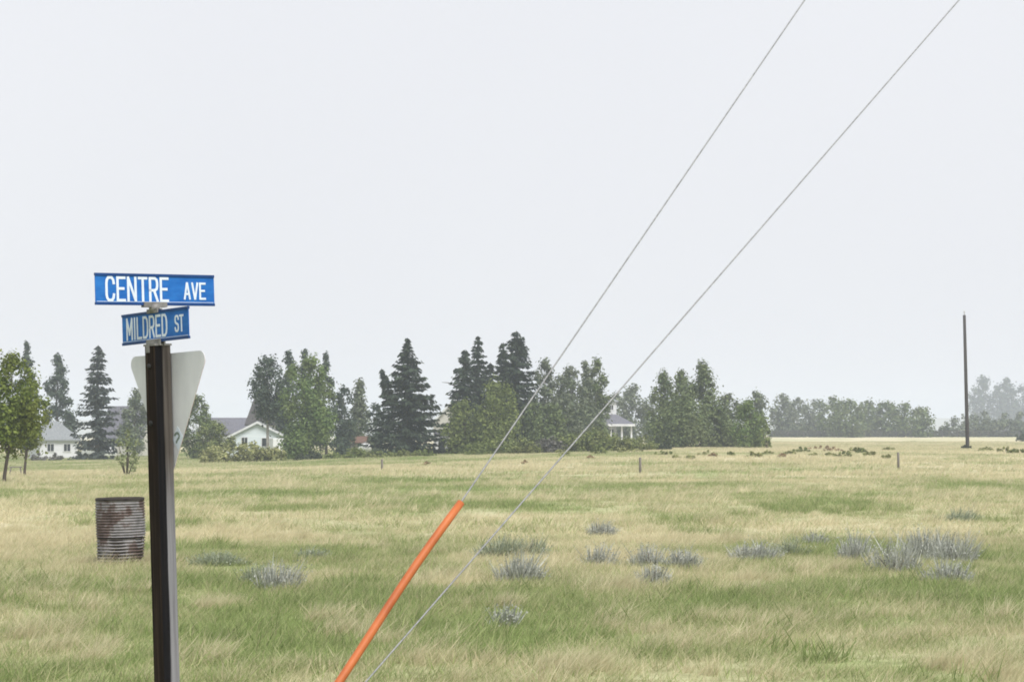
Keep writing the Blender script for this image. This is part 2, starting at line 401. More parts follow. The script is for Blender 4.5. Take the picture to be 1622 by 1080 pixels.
def scatter(name, protos, pts, scl, rot, idx, stv, label):
    coll = bpy.data.collections.new(name + '_clumps')
    for p in protos: coll.objects.link(p)
    me = bpy.data.meshes.new(name); me.vertices.add(len(pts)); me.vertices.foreach_set('co', pts.astype(np.float32).ravel())
    for nm, ty, arr in (('scl', 'FLOAT', scl), ('rotz', 'FLOAT', rot), ('straw', 'FLOAT', stv)):
        me.attributes.new(nm, ty, 'POINT').data.foreach_set('value', arr.astype(np.float32))
    me.attributes.new('idx', 'INT', 'POINT').data.foreach_set('value', idx.astype(np.int32))
    o = bpy.data.objects.new(name, me); COL.objects.link(o); tag(o, label, None, None, 'stuff')
    ng = bpy.data.node_groups.new(name, 'GeometryNodeTree')
    ng.interface.new_socket('Geometry', in_out='INPUT', socket_type='NodeSocketGeometry'); ng.interface.new_socket('Geometry', in_out='OUTPUT', socket_type='NodeSocketGeometry')
    gi = ng.nodes.new('NodeGroupInput'); go = ng.nodes.new('NodeGroupOutput'); ip = ng.nodes.new('GeometryNodeInstanceOnPoints')
    ci = ng.nodes.new('GeometryNodeCollectionInfo'); ci.inputs[0].default_value = coll; ci.inputs['Separate Children'].default_value = True; ci.inputs['Reset Children'].default_value = True
    def na(nm, ty):
        q = ng.nodes.new('GeometryNodeInputNamedAttribute'); q.data_type = ty; q.inputs[0].default_value = nm; return q.outputs['Attribute']
    cb = ng.nodes.new('ShaderNodeCombineXYZ'); ng.links.new(na('rotz', 'FLOAT'), cb.inputs[2])
    ng.links.new(gi.outputs[0], ip.inputs['Points']); ng.links.new(ci.outputs[0], ip.inputs['Instance']); ip.inputs['Pick Instance'].default_value = True
    ng.links.new(na('idx', 'INT'), ip.inputs['Instance Index']); ng.links.new(cb.outputs[0], ip.inputs['Rotation']); ng.links.new(na('scl', 'FLOAT'), ip.inputs['Scale'])
    ng.links.new(ip.outputs[0], go.inputs[0])
    o.modifiers.new('scatter', 'NODES').node_group = ng
    return o

def wedge(y0, y1, dens, half=.285, pad=2.5):
    area = half * (y1 ** 2 - y0 ** 2) + 2 * pad * (y1 - y0); n = int(area * dens)
    y = np.sqrt(y0 ** 2 + (y1 ** 2 - y0 ** 2) * rng.random(n)); x = (rng.random(n) * 2 - 1) * (half * y + pad)
    return x, y

def grass_zone(name, protos, y0, y1, dens, smin, smax, label, thin=None):
    x, y = wedge(y0, y1, dens)
    s = straw(x, y)
    if thin is not None:
        k = thin(x, y, s); x, y, s = x[k], y[k], s[k]
    n = len(x)
    hn = .35 + 1.3 * (.5 * fbm(x / 3.1, y / 3.7, 41, 2) + .5 * fbm(x / .6, y / .8, 43, 2))
    sc = (smin + (smax - smin) * rng.random(n)) * hn
    rot = rng.normal(0, .45, n)
    return scatter(name, protos, np.stack([x, y, height(x, y) - .01], -1), sc, rot, rng.integers(0, len(protos), n), np.clip(s + rng.normal(0, .1, n), 0, 1), label)

near_p = [clump('meadow_clump', 90, .26, .03, .125, .0075, .30, 100 + i, 3, .8) for i in range(6)]
mid_p = [clump('meadow_clump', 70, .42, .03, .14, .013, .30, 120 + i, 3, .7) for i in range(5)]
far_p = [clump('meadow_clump', 46, .8, .05, .17, .030, .3, 140 + i, 2) for i in range(5)]
tuft_p = [clump('straw_clump', 80, .13, .08, .27, .0060, .50, 160 + i, 4, .5) for i in range(5)]
tuftfar_p = [clump('straw_clump', 50, .25, .13, .34, .014, .6, 180 + i, 3, .3) for i in range(4)]
grass_zone('meadow_grass', near_p, 5, 34, 30, .7, 1.25, 'short green and straw grass in the foreground')
grass_zone('meadow_grass', mid_p, 33, 76, 7, .7, 1.2, 'wind-blown grass in the middle of the field')
grass_zone('meadow_grass', far_p, 74, 300, 1.5, .7, 1.2, 'dry grass towards the far tree line')

def tuft_field(x, y, s): return (fbm(x / 2.4 + 31, y / 4.2, 5, 4) * .55 + fbm(x / .9, y / 1.3, 77, 2) * .45 + .25 * (rng.random(len(x)) - .5)) > .63
x, y = wedge(6, 36, 5.5); k = tuft_field(x, y, None); x, y = x[k], y[k]; n = len(x)
scatter('straw_tufts', tuft_p, np.stack([x, y, height(x, y) - .01], -1), .6 + .6 * rng.random(n), rng.normal(0, .35, n), rng.integers(0, 5, n), .72 + .28 * rng.random(n), 'pale dry grass tufts leaning in the wind')
x, y = wedge(35, 120, 1.2); k = (fbm(x / 2.4 + 31, y / 4.2, 5, 4) + .35 * (rng.random(len(x)) - .5)) > .54; x, y = x[k], y[k]; n = len(x)
scatter('straw_tufts', tuftfar_p, np.stack([x, y, height(x, y) - .01], -1), .5 + .6 * rng.random(n), rng.normal(0, .35, n), rng.integers(0, 4, n), .7 + .3 * rng.random(n), 'pale dry tufts in the middle distance')

# lush green patches and large wind-bent straw tussocks
lush_p = [clump('lush_clump', 60, .16, .08, .24, .009, .22, 200 + i, 3, .45) for i in range(4)]
x, y = wedge(8, 48, 9); k = (fbm(x / 1.5 + 4, y / 2.0, 93, 3) + .25 * (rng.random(len(x)) - .5) - .5 * (straw(x, y) - .4)) > .62; x, y = x[k], y[k]; n = len(x)
scatter('lush_grass', lush_p, np.stack([x, y, height(x, y) - .01], -1), .6 + .6 * rng.random(n), rng.normal(0, .6, n), rng.integers(0, 4, n), .22 * rng.random(n), 'lush dark green grass growing in patches')
bx_, by_ = wedge(11, 40, .13)
TUS = [(1500, 1062), (1560, 1050), (1600, 1075), (985, 1000), (965, 990), (30, 1010), (90, 1030), (130, 1050), (800, 962), (640, 1020), (900, 1060), (940, 1066), (515, 985), (325, 965), (345, 960), (1140, 985), (1080, 1030), (160, 893), (185, 898), (210, 896), (236, 894), (1580, 985), (690, 1050), (560, 1000)]
tp_ = [ground_hit(a, b_) for a, b_ in TUS]
cx_ = np.concatenate([bx_] + [[p.x] for p in tp_] * 2); cy2 = np.concatenate([by_] + [[p.y] for p in tp_] * 2)
x = np.repeat(cx_, 5) + rng.normal(0, .16, len(cx_) * 5); y = np.repeat(cy2, 5) + rng.normal(0, .12, len(cx_) * 5); n = len(x)
tus_p = [clump('tussock_clump', 80, .12, .10, .32, .0055, .48, 220 + i, 4, .45) for i in range(5)]
scatter('straw_tussocks', tus_p, np.stack([x, y, height(x, y) - .01], -1), np.repeat(.42 + .48 * rng.random(len(cx_)), 5) * (.8 + .4 * rng.random(n)), rng.normal(0, .3, n), rng.integers(0, 5, n), .8 + .2 * rng.random(n), 'large pale tussocks of dead grass bent by wind')

# ------------------------------------------------------------------ vegetation builders
def quads_mesh(name, c, u, v):
    """leaf quads from centres and half-axes"""
    P = np.stack([c - u - v * .55, c + u * .2 - v, c + u + v * .4, c - u * .1 + v], 1).reshape(-1, 3)
    n = len(c); return mesh_np(name, P, np.arange(n * 4).reshape(n, 4))

def rand_dirs(n):
    d = rng.normal(size=(n, 3)); return d / np.linalg.norm(d, axis=1, keepdims=True)

def leaf_quads(name, c, size, out=None):
    n = len(c)
    nn = rand_dirs(n) if out is None else out + .55 * rand_dirs(n) + np.array([0, 0, .35])
    nn = nn / np.maximum(np.linalg.norm(nn, axis=1, keepdims=True), 1e-6)
    u = np.cross(nn, rand_dirs(n)); u /= np.maximum(np.linalg.norm(u, axis=1, keepdims=True), 1e-6); v = np.cross(nn, u)
    s = (size * (.55 + .9 * rng.random(n)))[:, None]
    return quads_mesh(name, c, u * s, v * s * .75)

SHAPES = {
    'round':  ([0, .12, .35, .6, .85, 1], [.45, .8, 1, .95, .62, .12]),
    'column': ([0, .1, .3, .6, .85, 1], [.6, .88, 1, .92, .68, .22]),
    'poplar': ([0, .15, .4, .65, .85, 1], [.65, .95, 1, .72, .4, .06]),
    'cone':   ([0, .12, .4, .7, 1], [.75, 1, .78, .45, .05]),
    'loose':  ([0, .2, .5, .8, 1], [.4, .85, 1, .85, .3]),
}

def tree(name, label, px, ytop, Yd, wpx, shape, leaf, bottom=.15, bark='bark', base=None, n_cl=40, dens=1.35, lean=0., group=None, cat='tree', leafpx=1.95, clr=(.26, .44)):
    b = at(px, HOR, Yd) if base is None else base
    Yd = b.y; bx = b.x; bz = hz(b.x, b.y) - .03
    top = at(px, ytop, Yd); H = top.z - bz; R = wpx / 2 * Yd / FPX
    xoff = top.x - bx
    o = thing(name, (bx, Yd, bz), label, cat, 0, group)
    c0 = H * bottom; pt, pr = SHAPES[shape]
    # clusters
    cl = []
    for i in range(n_cl):
        t = (i + rng.random()) / n_cl
        Rt = R * float(np.interp(t, pt, pr)); a = rng.random() * 6.283; q = Rt * math.sqrt(rng.random()) * .86
        cr = R * rng.uniform(*clr) * (1.25 - .7 * t) + R * .04
        q = max(0, min(q, Rt - cr * .35))
        z = c0 + (H - c0) * min(t, 1 - .55 * cr / max(H - c0, .1))
        cl.append((q * math.cos(a) + xoff * (z / H), q * math.sin(a), z, cr))
    top_r = R * .13
    cl.append((xoff, 0, H - top_r * 1.4, top_r))
    cl = np.array(cl)
    ls = leafpx * 1.584 * Yd / FPX * .62
    vol = cl[:, 3] ** 2; N_ = int(dens * 3.4 * (2 * R * (H - c0)) / (ls * ls * 1.7)); N_ = min(max(N_, 700), 20000)
    pick = rng.choice(len(cl), N_, p=vol / vol.sum())
    d = rand_dirs(N_); rr = rng.random(N_) ** .45
    c = cl[pick, :3] + d * (cl[pick, 3] * rr * (1 + .25 * rng.normal(size=N_)))[:, None] * np.array([1, 1, 1.15])
    k = c[:, 2] > .05
    obj_from('crown', leaf_quads('crown', c[k], ls, d[k]), M[leaf], o)
    # trunk and limbs
    mb = MB(); tr = max(.035, H * .014)
    mid = (lean * .3 + xoff * .3, 0, max(c0, H * .25)); tp = (xoff * .85, 0, H * .86)
    mb.tube([(0, 0, -.15), (0, 0, .15 * c0 + .05), mid, ((mid[0] + tp[0]) / 2 + .1 * R * rng.normal(), .1 * R * rng.normal(), (mid[2] + tp[2]) / 2), tp], [tr * 1.35, tr * 1.05, tr * .85, tr * .5, tr * .15], 7)
    for j in rng.choice(len(cl), min(11, len(cl)), replace=False):
        e = Vector(cl[j, :3]); s0 = max(c0 * .8, e.z - R * rng.uniform(.5, 1.1), H * .12); f = s0 / H
        st = Vector((xoff * f, 0, s0)); m_ = (st + e) / 2 + Vector((0, 0, -.06 * R))
        mb.tube([st, m_, e], [tr * .42 * (1.1 - f), tr * .28 * (1.1 - f), tr * .1], 5)
    mb.build('trunk', M[bark], o)
    return o

def spruce(name, label, px, ytop, Yd, wpx, leaf='spruce', ragged=0., bottom=.04, side_leader=None, fill=1.0, group=None, power=.85, dead=None, left_gap=0.):
    b = at(px, HOR, Yd); bz = hz(b.x, Yd) - .03; H = at(px, ytop, Yd).z - bz; R = wpx / 2 * 1.22 * Yd / FPX
    o = thing(name, (b.x, Yd, bz), label, 'spruce', 0, group)
    C, U, Vv = [], [], []
    def grow(ox, oy, z0, H_, R_, tilt, nw, power):
        for w in range(nw):
            t = (w + rng.uniform(-.3, .3)) / nw; t = min(max(t, 0), .995)
            z = z0 + t * H_; Rz = R_ * (1 - t) ** power + .02 * R_
            if t < .06: Rz *= .8 + 3.3 * t
            for k in range(int(rng.integers(7, 11))):
                a = rng.random() * 6.283; Ln = Rz * rng.uniform(.62, 1.12)
                if rng.random() < ragged: Ln *= rng.uniform(.45, 1.35)
                if left_gap and math.cos(a) < -.3 and rng.random() < left_gap: continue
                dx, dy = math.cos(a), math.sin(a)
                dr = rng.uniform(.12, .34) * (1 - .5 * t)
                m_ = max(5, int(Ln / .058 * fill))
                q = (np.arange(m_) + rng.random(m_)) / m_
                r = Ln * q; zz = z - dr * Ln * (1.5 * q - .75 * q * q) + .06 * Ln * q ** 3
                side = rng.choice([-1, 1], m_); sp = (.10 + .30 * Ln * (1 - q) * .5 + .05) * rng.random(m_)
                cx = ox + tilt * (z - z0) + dx * r - dy * side * sp; cy_ = oy + dy * r + dx * side * sp; cz = zz - rng.random(m_) * .16 - sp * .25
                C.append(np.stack([cx, cy_, cz], -1))
                ang = a + side * rng.uniform(.2, .9, m_); ul = .12 + .13 * rng.random(m_)
                U.append(np.stack([np.cos(ang) * ul, np.sin(ang) * ul, -ul * rng.uniform(.1, .9, m_)], -1))
                vl = .045 + .05 * rng.random(m_)
                Vv.append(np.stack([-np.sin(ang) * vl, np.cos(ang) * vl, vl * rng.normal(0, .8, m_)], -1))
    grow(0, 0, H * bottom, H * (1 - bottom), R, 0, int(H / .26), power)
    mb = MB(); tr = H * .017
    mb.tube([(0, 0, -.15), (0, 0, H * .3), (.02, 0, H * .65), (0, 0, H * .99)], [tr * 1.3, tr, tr * .55, .015], 7)
    if side_leader:
        sx, sz0, sh, tilt = side_leader
        grow(sx, 0, sz0, sh, R * .20, tilt, int(sh / .2), .8)
        mb.tube([(0, 0, sz0 - .9), (sx * .7, 0, sz0 - .2), (sx, 0, sz0), (sx + tilt * sh, 0, sz0 + sh)], [.09, .08, .06, .015], 5)
    mb.build('trunk', M['bark'], o)
    C, U, Vv = np.concatenate(C), np.concatenate(U), np.concatenate(Vv)
    obj_from('crown', quads_mesh('crown', C, U, Vv), M[leaf], o)
    if dead:
        db = MB(); db.tube([Vector(p) for p in dead], [.07, .06, .04, .015], 5); db.build('dead_branch', M['bark'], o)
    return o

def shrub(name, label, px, ytop, Yd, wpx, leaf, group=None, cat='shrub', ls=None, dens=1.0, base=None, depth=.8, n_cl=12):
    b = at(px, HOR, Yd) if base is None else base
    Yd = b.y; bz = hz(b.x, Yd) - .02; H = max(.15, at(px, ytop, Yd).z - bz); R = wpx / 2 * Yd / FPX
    o = thing(name, (b.x, Yd, bz), label, cat, 0, group)
    cl = []
    for i in range(n_cl):
        a = rng.random() * 6.283; q = math.sqrt(rng.random()) * R * .78; t = rng.random()
        hh = H * (1 - .55 * (q / R) ** 2); cr = min(R, H) * rng.uniform(.22, .38)
        cl.append((q * math.cos(a), q * math.sin(a) * depth, max(cr * .5, hh * (.25 + .75 * t) - cr * .6), cr))
    cl.append((0, 0, H - min(R, H) * .22, min(R, H) * .22)); cl = np.array(cl)
    if ls is None: ls = 1.9 * 1.584 * Yd / FPX * .62
    N_ = int(dens * 3.6 * 2 * R * H / (ls * ls * 1.7)); N_ = min(max(N_, 260), 8000)
    vol = cl[:, 3] ** 2; pick = rng.choice(len(cl), N_, p=vol / vol.sum())
    d = rand_dirs(N_)
    c = cl[pick, :3] + d * (cl[pick, 3] * rng.random(N_) ** .45 * (1 + .2 * rng.normal(size=N_)))[:, None]
    k = c[:, 2] > 0
    obj_from('foliage', leaf_quads('foliage', c[k], ls, d[k]), M[leaf], o)
    mb = MB()
    for k in range(6):
        e = Vector(cl[k % len(cl), :3]); mb.tube([(e.x * .12, e.y * .12, -.1), e * .55 + Vector((0, 0, .02)), e], [max(.012, H * .018), max(.009, H * .013), .006], 5)
    mb.build('stem', M['bark'], o)
    return o

# ------------------------------------------------------------------ buildings
def window(parent, c, w, h, nrm='-Y', name='window'):
    """framed window on a wall whose outward direction is -Y, +X or -X in local space"""
    mb = MB(); fw = .07
    def P(a, z, d): return {'-Y': (c[0] + a, c[1] - d, c[2] + z), '+X': (c[0] + d, c[1] + a, c[2] + z), '-X': (c[0] - d, c[1] + a, c[2] + z)}[nrm]
    def B(m_, a, z, d, sa, sz, sd): m_.box(P(a, z, d), (sa, sd, sz) if nrm == '-Y' else (sd, sa, sz))
    B(mb, 0, h / 2 + fw / 2, .03, w + 2 * fw, fw, .06); B(mb, 0, -h / 2 - fw / 2, .04, w + 2 * fw + .06, fw, .08)
    B(mb, -w / 2 - fw / 2, 0, .03, fw, h, .06); B(mb, w / 2 + fw / 2, 0, .03, fw, h, .06)
    B(mb, 0, 0, .02, .04, h, .03)
    f = mb.build(name, M['trim'], parent); g = MB(); B(g, 0, 0, .004, w, h, .012); g.build('pane', M['glass'], f)

def gable_roof(mb, w, d, z, rise, over=.3, th=.14, axis='Y'):
    """two slabs; ridge along local axis"""
    W, D = (w, d) if axis == 'Y' else (d, w)
    sl = math.hypot(W / 2, rise); k = (W / 2 + over) / (W / 2)
    for s in (-1, 1):
        e = (s * W / 2 * k, z + rise - rise * k); r = (0, z + rise)
        poly = [(r[0], r[1]), (e[0], e[1]), (e[0], e[1] + th), (r[0], r[1] + th)]
        if axis == 'Y': mb.prism([(x_, -D / 2 - over, z_) for x_, z_ in poly], (0, D + 2 * over, 0))
        else: mb.prism([(-D / 2 - over, x_, z_) for x_, z_ in poly], (D + 2 * over, 0, 0))

def gable_walls(mb, w, d, z, rise, axis='Y'):
    if axis == 'Y': mb.prism([(-w / 2, -d / 2, -.3), (w / 2, -d / 2, -.3), (w / 2, -d / 2, z), (0, -d / 2, z + rise), (-w / 2, -d / 2, z)], (0, d, 0))
    else: mb.prism([(-w / 2, -d / 2, -.3), (-w / 2, d / 2, -.3), (-w / 2, d / 2, z), (-w / 2, 0, z + rise), (-w / 2, -d / 2, z)], (w, 0, 0))

def hip_roof(mb, w, d, z, rise, ridge, over=.35, th=.14):
    a, b = w / 2 + over, d / 2 + over; r = ridge / 2
    vs_ = [(-a, -b, z), (a, -b, z), (a, b, z), (-a, b, z), (-a, -b, z + th), (a, -b, z + th), (a, b, z + th), (-a, b, z + th), (-r, 0, z + rise + th), (r, 0, z + rise + th)]
    mb.add(vs_, [(3, 2, 1, 0), (0, 1, 5, 4), (1, 2, 6, 5), (2, 3, 7, 6), (3, 0, 4, 7), (4, 5, 9, 8), (5, 6, 9), (6, 7, 8, 9), (7, 4, 8)])

def house_at(name, label, px, Yd, rz=0, cat='house'):
    p = at(px, HOR, Yd); g = hz(p.x, Yd); return thing(name, (p.x, Yd, g), label, cat, rz), g

def zpix(py, Yd, g): return at(CX, py, Yd).z - g
def mpp(Yd): return Yd / FPX

# white hip-roofed cottage
Yd = 226; h, g = house_at('cottage', 'small white cottage with grey hipped roof behind the young leafy trees', 84, Yd, math.radians(32))
ez = zpix(698, Yd, g); rs = zpix(667, Yd, g) - ez
mb = MB(); mb.box((0, 0, ez / 2 - .15), (4.1, 3.5, ez + .3)); mb.build('wall', M['white_wall'], h)
mb = MB(); hip_roof(mb, 4.1, 3.5, ez, rs - .14, 1.2, .32); mb.build('roof', M['roof_grey'], h)
window(h, (-.9, -1.75, ez * .62), .7, .75); window(h, (2.05, .2, ez * .66), .45, .6, '+X'); window(h, (.9, -1.75, ez * .62), .7, .75)
# cream steep-roofed house
Yd = 236; h, g = house_at('farmhouse', 'cream house with steep slate grey roof behind the dark spruce', 206, Yd, math.radians(-14))
ez = zpix(691, Yd, g); rs = zpix(645, Yd, g) - ez
mb = MB(); gable_walls(mb, 4.6, 4.4, ez, rs, 'X'); mb.build('wall', M['cream_wall'], h)
mb = MB(); gable_roof(mb, 4.6, 4.4, ez, rs, .25, .14, 'X'); mb.build('roof', M['roof_slate'], h)
window(h, (-1.2, -2.2, ez * .58), .8, .9); window(h, (1.1, -2.2, ez * .58), .8, .9)
# white gable house
Yd = 214; h, g = house_at('bungalow', 'pale blue-white bungalow, low gable end facing the field', 410, Yd, math.radians(4))
ez = zpix(692, Yd, g); rs = zpix(669, Yd, g) - ez; w = 92 * mpp(Yd)
mb = MB(); gable_walls(mb, w, 6, ez, rs, 'Y'); mb.build('wall', M['blue_wall'], h)
mb = MB(); gable_roof(mb, w, 6, ez, rs, .3, .12, 'Y'); rf = mb.build('roof', M['roof_grey'], h)
mb = MB()
for s in (-1, 1):
    k = (w / 2 + .3) / (w / 2)
    mb.prism([(0, -3.36, ez + rs - .12), (s * w / 2 * k, -3.36, ez + rs - rs * k - .12), (s * w / 2 * k, -3.36, ez + rs - rs * k + .10), (0, -3.36, ez + rs + .10)], (0, .05, 0))
mb.build('rake_board', M['trim'], rf)
window(h, (-1.25, -3, ez * .72), .55, 1.0); window(h, (.9, -3, ez * .74), .9, .8); window(h, (2.2, -3, ez * .74), .5, .8)
# dark steep house behind
Yd = 238; h, g = house_at('tall_house', 'tall house with steep dark shingled roof behind the pale bungalow', 424, Yd, math.radians(6))
ez = zpix(674, Yd, g); rs = zpix(632, Yd, g) - ez
mb = MB(); mb.box((0, 0, ez / 2 - .15), (4.3, 4.3, ez + .3)); mb.build('wall', M['cream_wall'], h)
mb = MB(); hip_roof(mb, 4.3, 4.3, ez, rs - .14, 3.1, .35); mb.build('roof', M['roof_dark'], h)
window(h, (-1, -2.15, ez * .6), .8, 1.1)
# long low shed
Yd = 246; h, g = house_at('long_shed', 'long low shed with plain grey roof between hedge and bungalow', 372, Yd, 0, 'shed')
ez = zpix(686, Yd, g); rs = zpix(663, Yd, g) - ez
mb = MB(); gable_walls(mb, 6.2, 5, ez, rs, 'X'); mb.build('wall', M['wood_grey'], h)
mb = MB(); gable_roof(mb, 6.2, 5, ez, rs, .25, .12, 'X'); mb.build('roof', M['roof_slate'], h)
mb = MB(); mb.box((-.5, -2.53, 1.0), (2.0, .06, 2.0)); mb.build('door', M['trim'], h)
# white house between the spruces
Yd = 222; h, g = house_at('white_house', 'white gabled house mostly hidden behind the spruce group', 722, Yd, 0)
ez = zpix(668, Yd, g); rs = zpix(632, Yd, g) - ez; w = 68 * mpp(Yd)
mb = MB(); gable_walls(mb, w, 5, ez, rs, 'Y'); mb.build('wall', M['cream_wall'], h)
mb = MB(); gable_roof(mb, w, 5, ez, rs, .25, .14, 'Y'); rf = mb.build('roof', M['roof_slate'], h)
mb = MB(); k = (w / 2 + .25) / (w / 2)
for s in (-1, 1):
    mb.prism([(0, -2.82, ez + rs - .14), (s * w / 2 * k, -2.82, ez + rs - rs * k - .14), (s * w / 2 * k, -2.82, ez + rs - rs * k + .14), (0, -2.82, ez + rs + .14)], (0, .06, 0))
mb.build('rake_board', M['trim'], rf)
window(h, (-1.2, -2.5, ez * .5), .7, 1.1); window(h, (1, -2.5, ez * .5), .7, 1.1)
# small outbuilding under the big spruce
Yd = 198; h, g = house_at('outbuilding', 'small white outbuilding with grey lean-to roof beside the broad spruce', 699, Yd, math.radians(10), 'shed')
t_ = zpix(688, Yd, g)
mb = MB(); mb.box((0, 0, t_ / 2 - .1), (1.15, 1.2, t_ + .2)); mb.build('wall', M['white_wall'], h)
mb = MB(); mb.prism([(-.75, -.8, t_ + .002), (.75, -.8, t_ + .002), (.75, -.8, t_ + .1), (-.75, -.8, t_ + .1)], (0, 1.6, .35)); mb.build('roof', M['roof_slate'], h)
mb = MB(); mb.box((-.05, -.62, .62), (.6, .05, 1.2)); mb.build('door', M['glass'], h)
# rust-red shed
Yd = 212; h, g = house_at('rusty_shed', 'low shed with rust-red sheet roof between bright green tree and broad spruce', 564, Yd, math.radians(-8), 'shed')
ez = zpix(700, Yd, g); rs = zpix(692, Yd, g) - ez
mb = MB(); gable_walls(mb, 2.0, 2.0, ez, rs, 'X'); mb.build('wall', M['wood_grey'], h)
mb = MB(); gable_roof(mb, 2.0, 2.0, ez, rs, .2, .08, 'X'); mb.build('roof', M['roof_rust'], h)
# foursquare farmhouse with hipped porch
Yd = 296; h, g = house_at('porch_house', 'white two-storey farmhouse with wraparound slate porch roof and white columns', 956, Yd, 0)
pz, pt_, ut = zpix(674, Yd, g), zpix(656, Yd, g), zpix(637, Yd, g)
mb = MB(); mb.box((0, 1.2, ut / 2 - .15), (3.5, 3.6, ut + .3)); mb.build('wall', M['white_wall'], h)
mb = MB()
a_, b_ = 1.72, 5.0; y0 = -.56
x0, x1, xa, xb = -2.0, 4.2, -1.76, 1.76
vs_ = [(x0, y0 - 2.1, pz), (x1, y0 - 2.1, pz), (x1, 3.0, pz), (x0, 3.0, pz), (x0, y0 - 2.1, pz + .2), (x1, y0 - 2.1, pz + .2), (x1, 3.0, pz + .2), (x0, 3.0, pz + .2), (xa, y0 - .03, pt_), (xb, y0 - .03, pt_), (xb, 3.02, pt_), (xa, 3.02, pt_)]
mb.add(vs_, [(3, 2, 1, 0), (0, 1, 5, 4), (1, 2, 6, 5), (2, 3, 7, 6), (3, 0, 4, 7), (4, 5, 9, 8), (5, 6, 10, 9), (6, 7, 11, 10), (7, 4, 8, 11), (8, 9, 10, 11)])
pr = mb.build('porch_roof', M['roof_slate'], h)
mb = MB(); mb.box(((x0 + x1) / 2, y0 - 2.12, pz + .06), (x1 - x0 + .06, .08, .3)); mb.build('fascia', M['trim'], pr)
for cx_ in (-1.85, -.6, .9, 2.4, 3.7):
    mb = MB(); mb.tube([(cx_, y0 - 1.8, -.2), (cx_, y0 - 1.8, .25), (cx_, y0 - 1.8, .26), (cx_, y0 - 1.8, pz - .12), (cx_, y0 - 1.8, pz - .11), (cx_, y0 - 1.8, pz)], [.2, .2, .14, .12, .19, .19], 10); mb.build('column', M['trim'], h)
mb = MB(); mb.box(((x0 + x1) / 2, y0 - .9, .12), (x1 - x0, 2.3, .4)); mb.build('porch_floor', M['wood_grey'], h)
mb = MB(); hip_roof(mb, 3.5, 3.6, ut, .9, .6, .3); rr_ = mb.instances if hasattr(mb, 'instances') else None
for v_i in range(len(mb.v)): mb.v[v_i] = (mb.v[v_i][0], mb.v[v_i][1] + 1.2, mb.v[v_i][2])
mb.build('roof', M['roof_grey'], h)
window(h, (-.25, -.6, (pt_ + ut) / 2 + .1), .75, .75); window(h, (1.05, -.6, (pt_ + ut) / 2 + .1), .5, .6)
window(h, (-.9, -.6, 1.5), .9, 1.2); window(h, (.9, -.6, 1.5), .9, 1.2)

# ------------------------------------------------------------------ parked car, trailer, tank
def make_car(px, Yd, rz):
    p = at(px, HOR, Yd); o = thing('parked_car', (p.x, Yd, hz(p.x, Yd)), 'white car parked between the cottage and the cream house', 'car', rz)
    prof = [(-2.1, .35), (2.1, .35), (2.15, .62), (2.0, .86), (1.1, .95), (.55, 1.38), (-1.1, 1.42), (-1.75, 1.0), (-2.1, .9), (-2.18, .6)]
    mb = MB(); mb.prism([(x_, -.85, z_) for x_, z_ in prof], (0, 1.7, 0)); mb.build('body', M['car_white'], o, .05)
    for s in (-1, 1):
        mb = MB(); mb.prism([(.42, s * .853, 1.0), (-1.45, s * .853, 1.02), (-1.0, s * .853, 1.35), (.38, s * .853, 1.32)], (0, s * .01, 0)); mb.build('side_window', M['glass'], o)
        for wx in (-1.3, 1.35):
            mb = MB(); mb.lathe([(.0, -.1), (.3, -.1), (.33, -.06), (.33, .06), (.3, .1), (0, .1)], 18)
            w_ = mb.build('wheel', M['rubber'], o); w_.rotation_euler = (math.pi / 2, 0, 0); w_.location = (wx, s * .78, .33)
            mb = MB(); mb.lathe([(0, -.112), (.17, -.112), (.19, -.1)], 14); mb.lathe([(0, .112), (.17, .112), (.19, .1)], 14); mb.build('rim', M['steel'], w_)
        mb = MB(); mb.box((2.1, s * .6, .72), (.06, .36, .14)); mb.build('headlight', M['ceramic'], o)
    mb = MB(); mb.prism([(1.08, -.72, .985), (.60, -.64, 1.36), (.60, .64, 1.36), (1.08, .72, .985)], (.015, 0, .015)); mb.build('windscreen', M['glass'], o)
    mb = MB(); mb.prism([(-1.76, -.7, 1.02), (-1.16, -.62, 1.40), (-1.16, .62, 1.40), (-1.76, .7, 1.02)], (-.015, 0, .015)); mb.build('rear_window', M['glass'], o)
    return o
make_car(157, 214, math.radians(-52))

Yd = 205; p = at(443, HOR, Yd); o = thing('enclosed_trailer', (p.x, Yd, hz(p.x, Yd)), 'white enclosed trailer between pale-barked aspen and bright green tree', 'trailer', math.radians(25))
mb = MB(); mb.prism([(-.9, -.7, .45), (.8, -.7, .45), (.95, -.7, .8), (.8, -.7, 1.75), (-.9, -.7, 1.8)], (0, 1.4, 0)); mb.build('box_body', M['car_white'], o, .04)
for s in (-1, 1):
    mb = MB(); mb.lathe([(0, -.09), (.27, -.09), (.3, -.05), (.3, .05), (.27, .09), (0, .09)], 16); w_ = mb.build('wheel', M['rubber'], o); w_.rotation_euler = (math.pi / 2, 0, 0); w_.location = (-.1, s * .8, .3)
mb = MB(); mb.tube([(.9, -.4, .45), (1.9, 0, .45), (.9, .4, .45)], .05, 6); mb.build('drawbar', M['steel'], o)

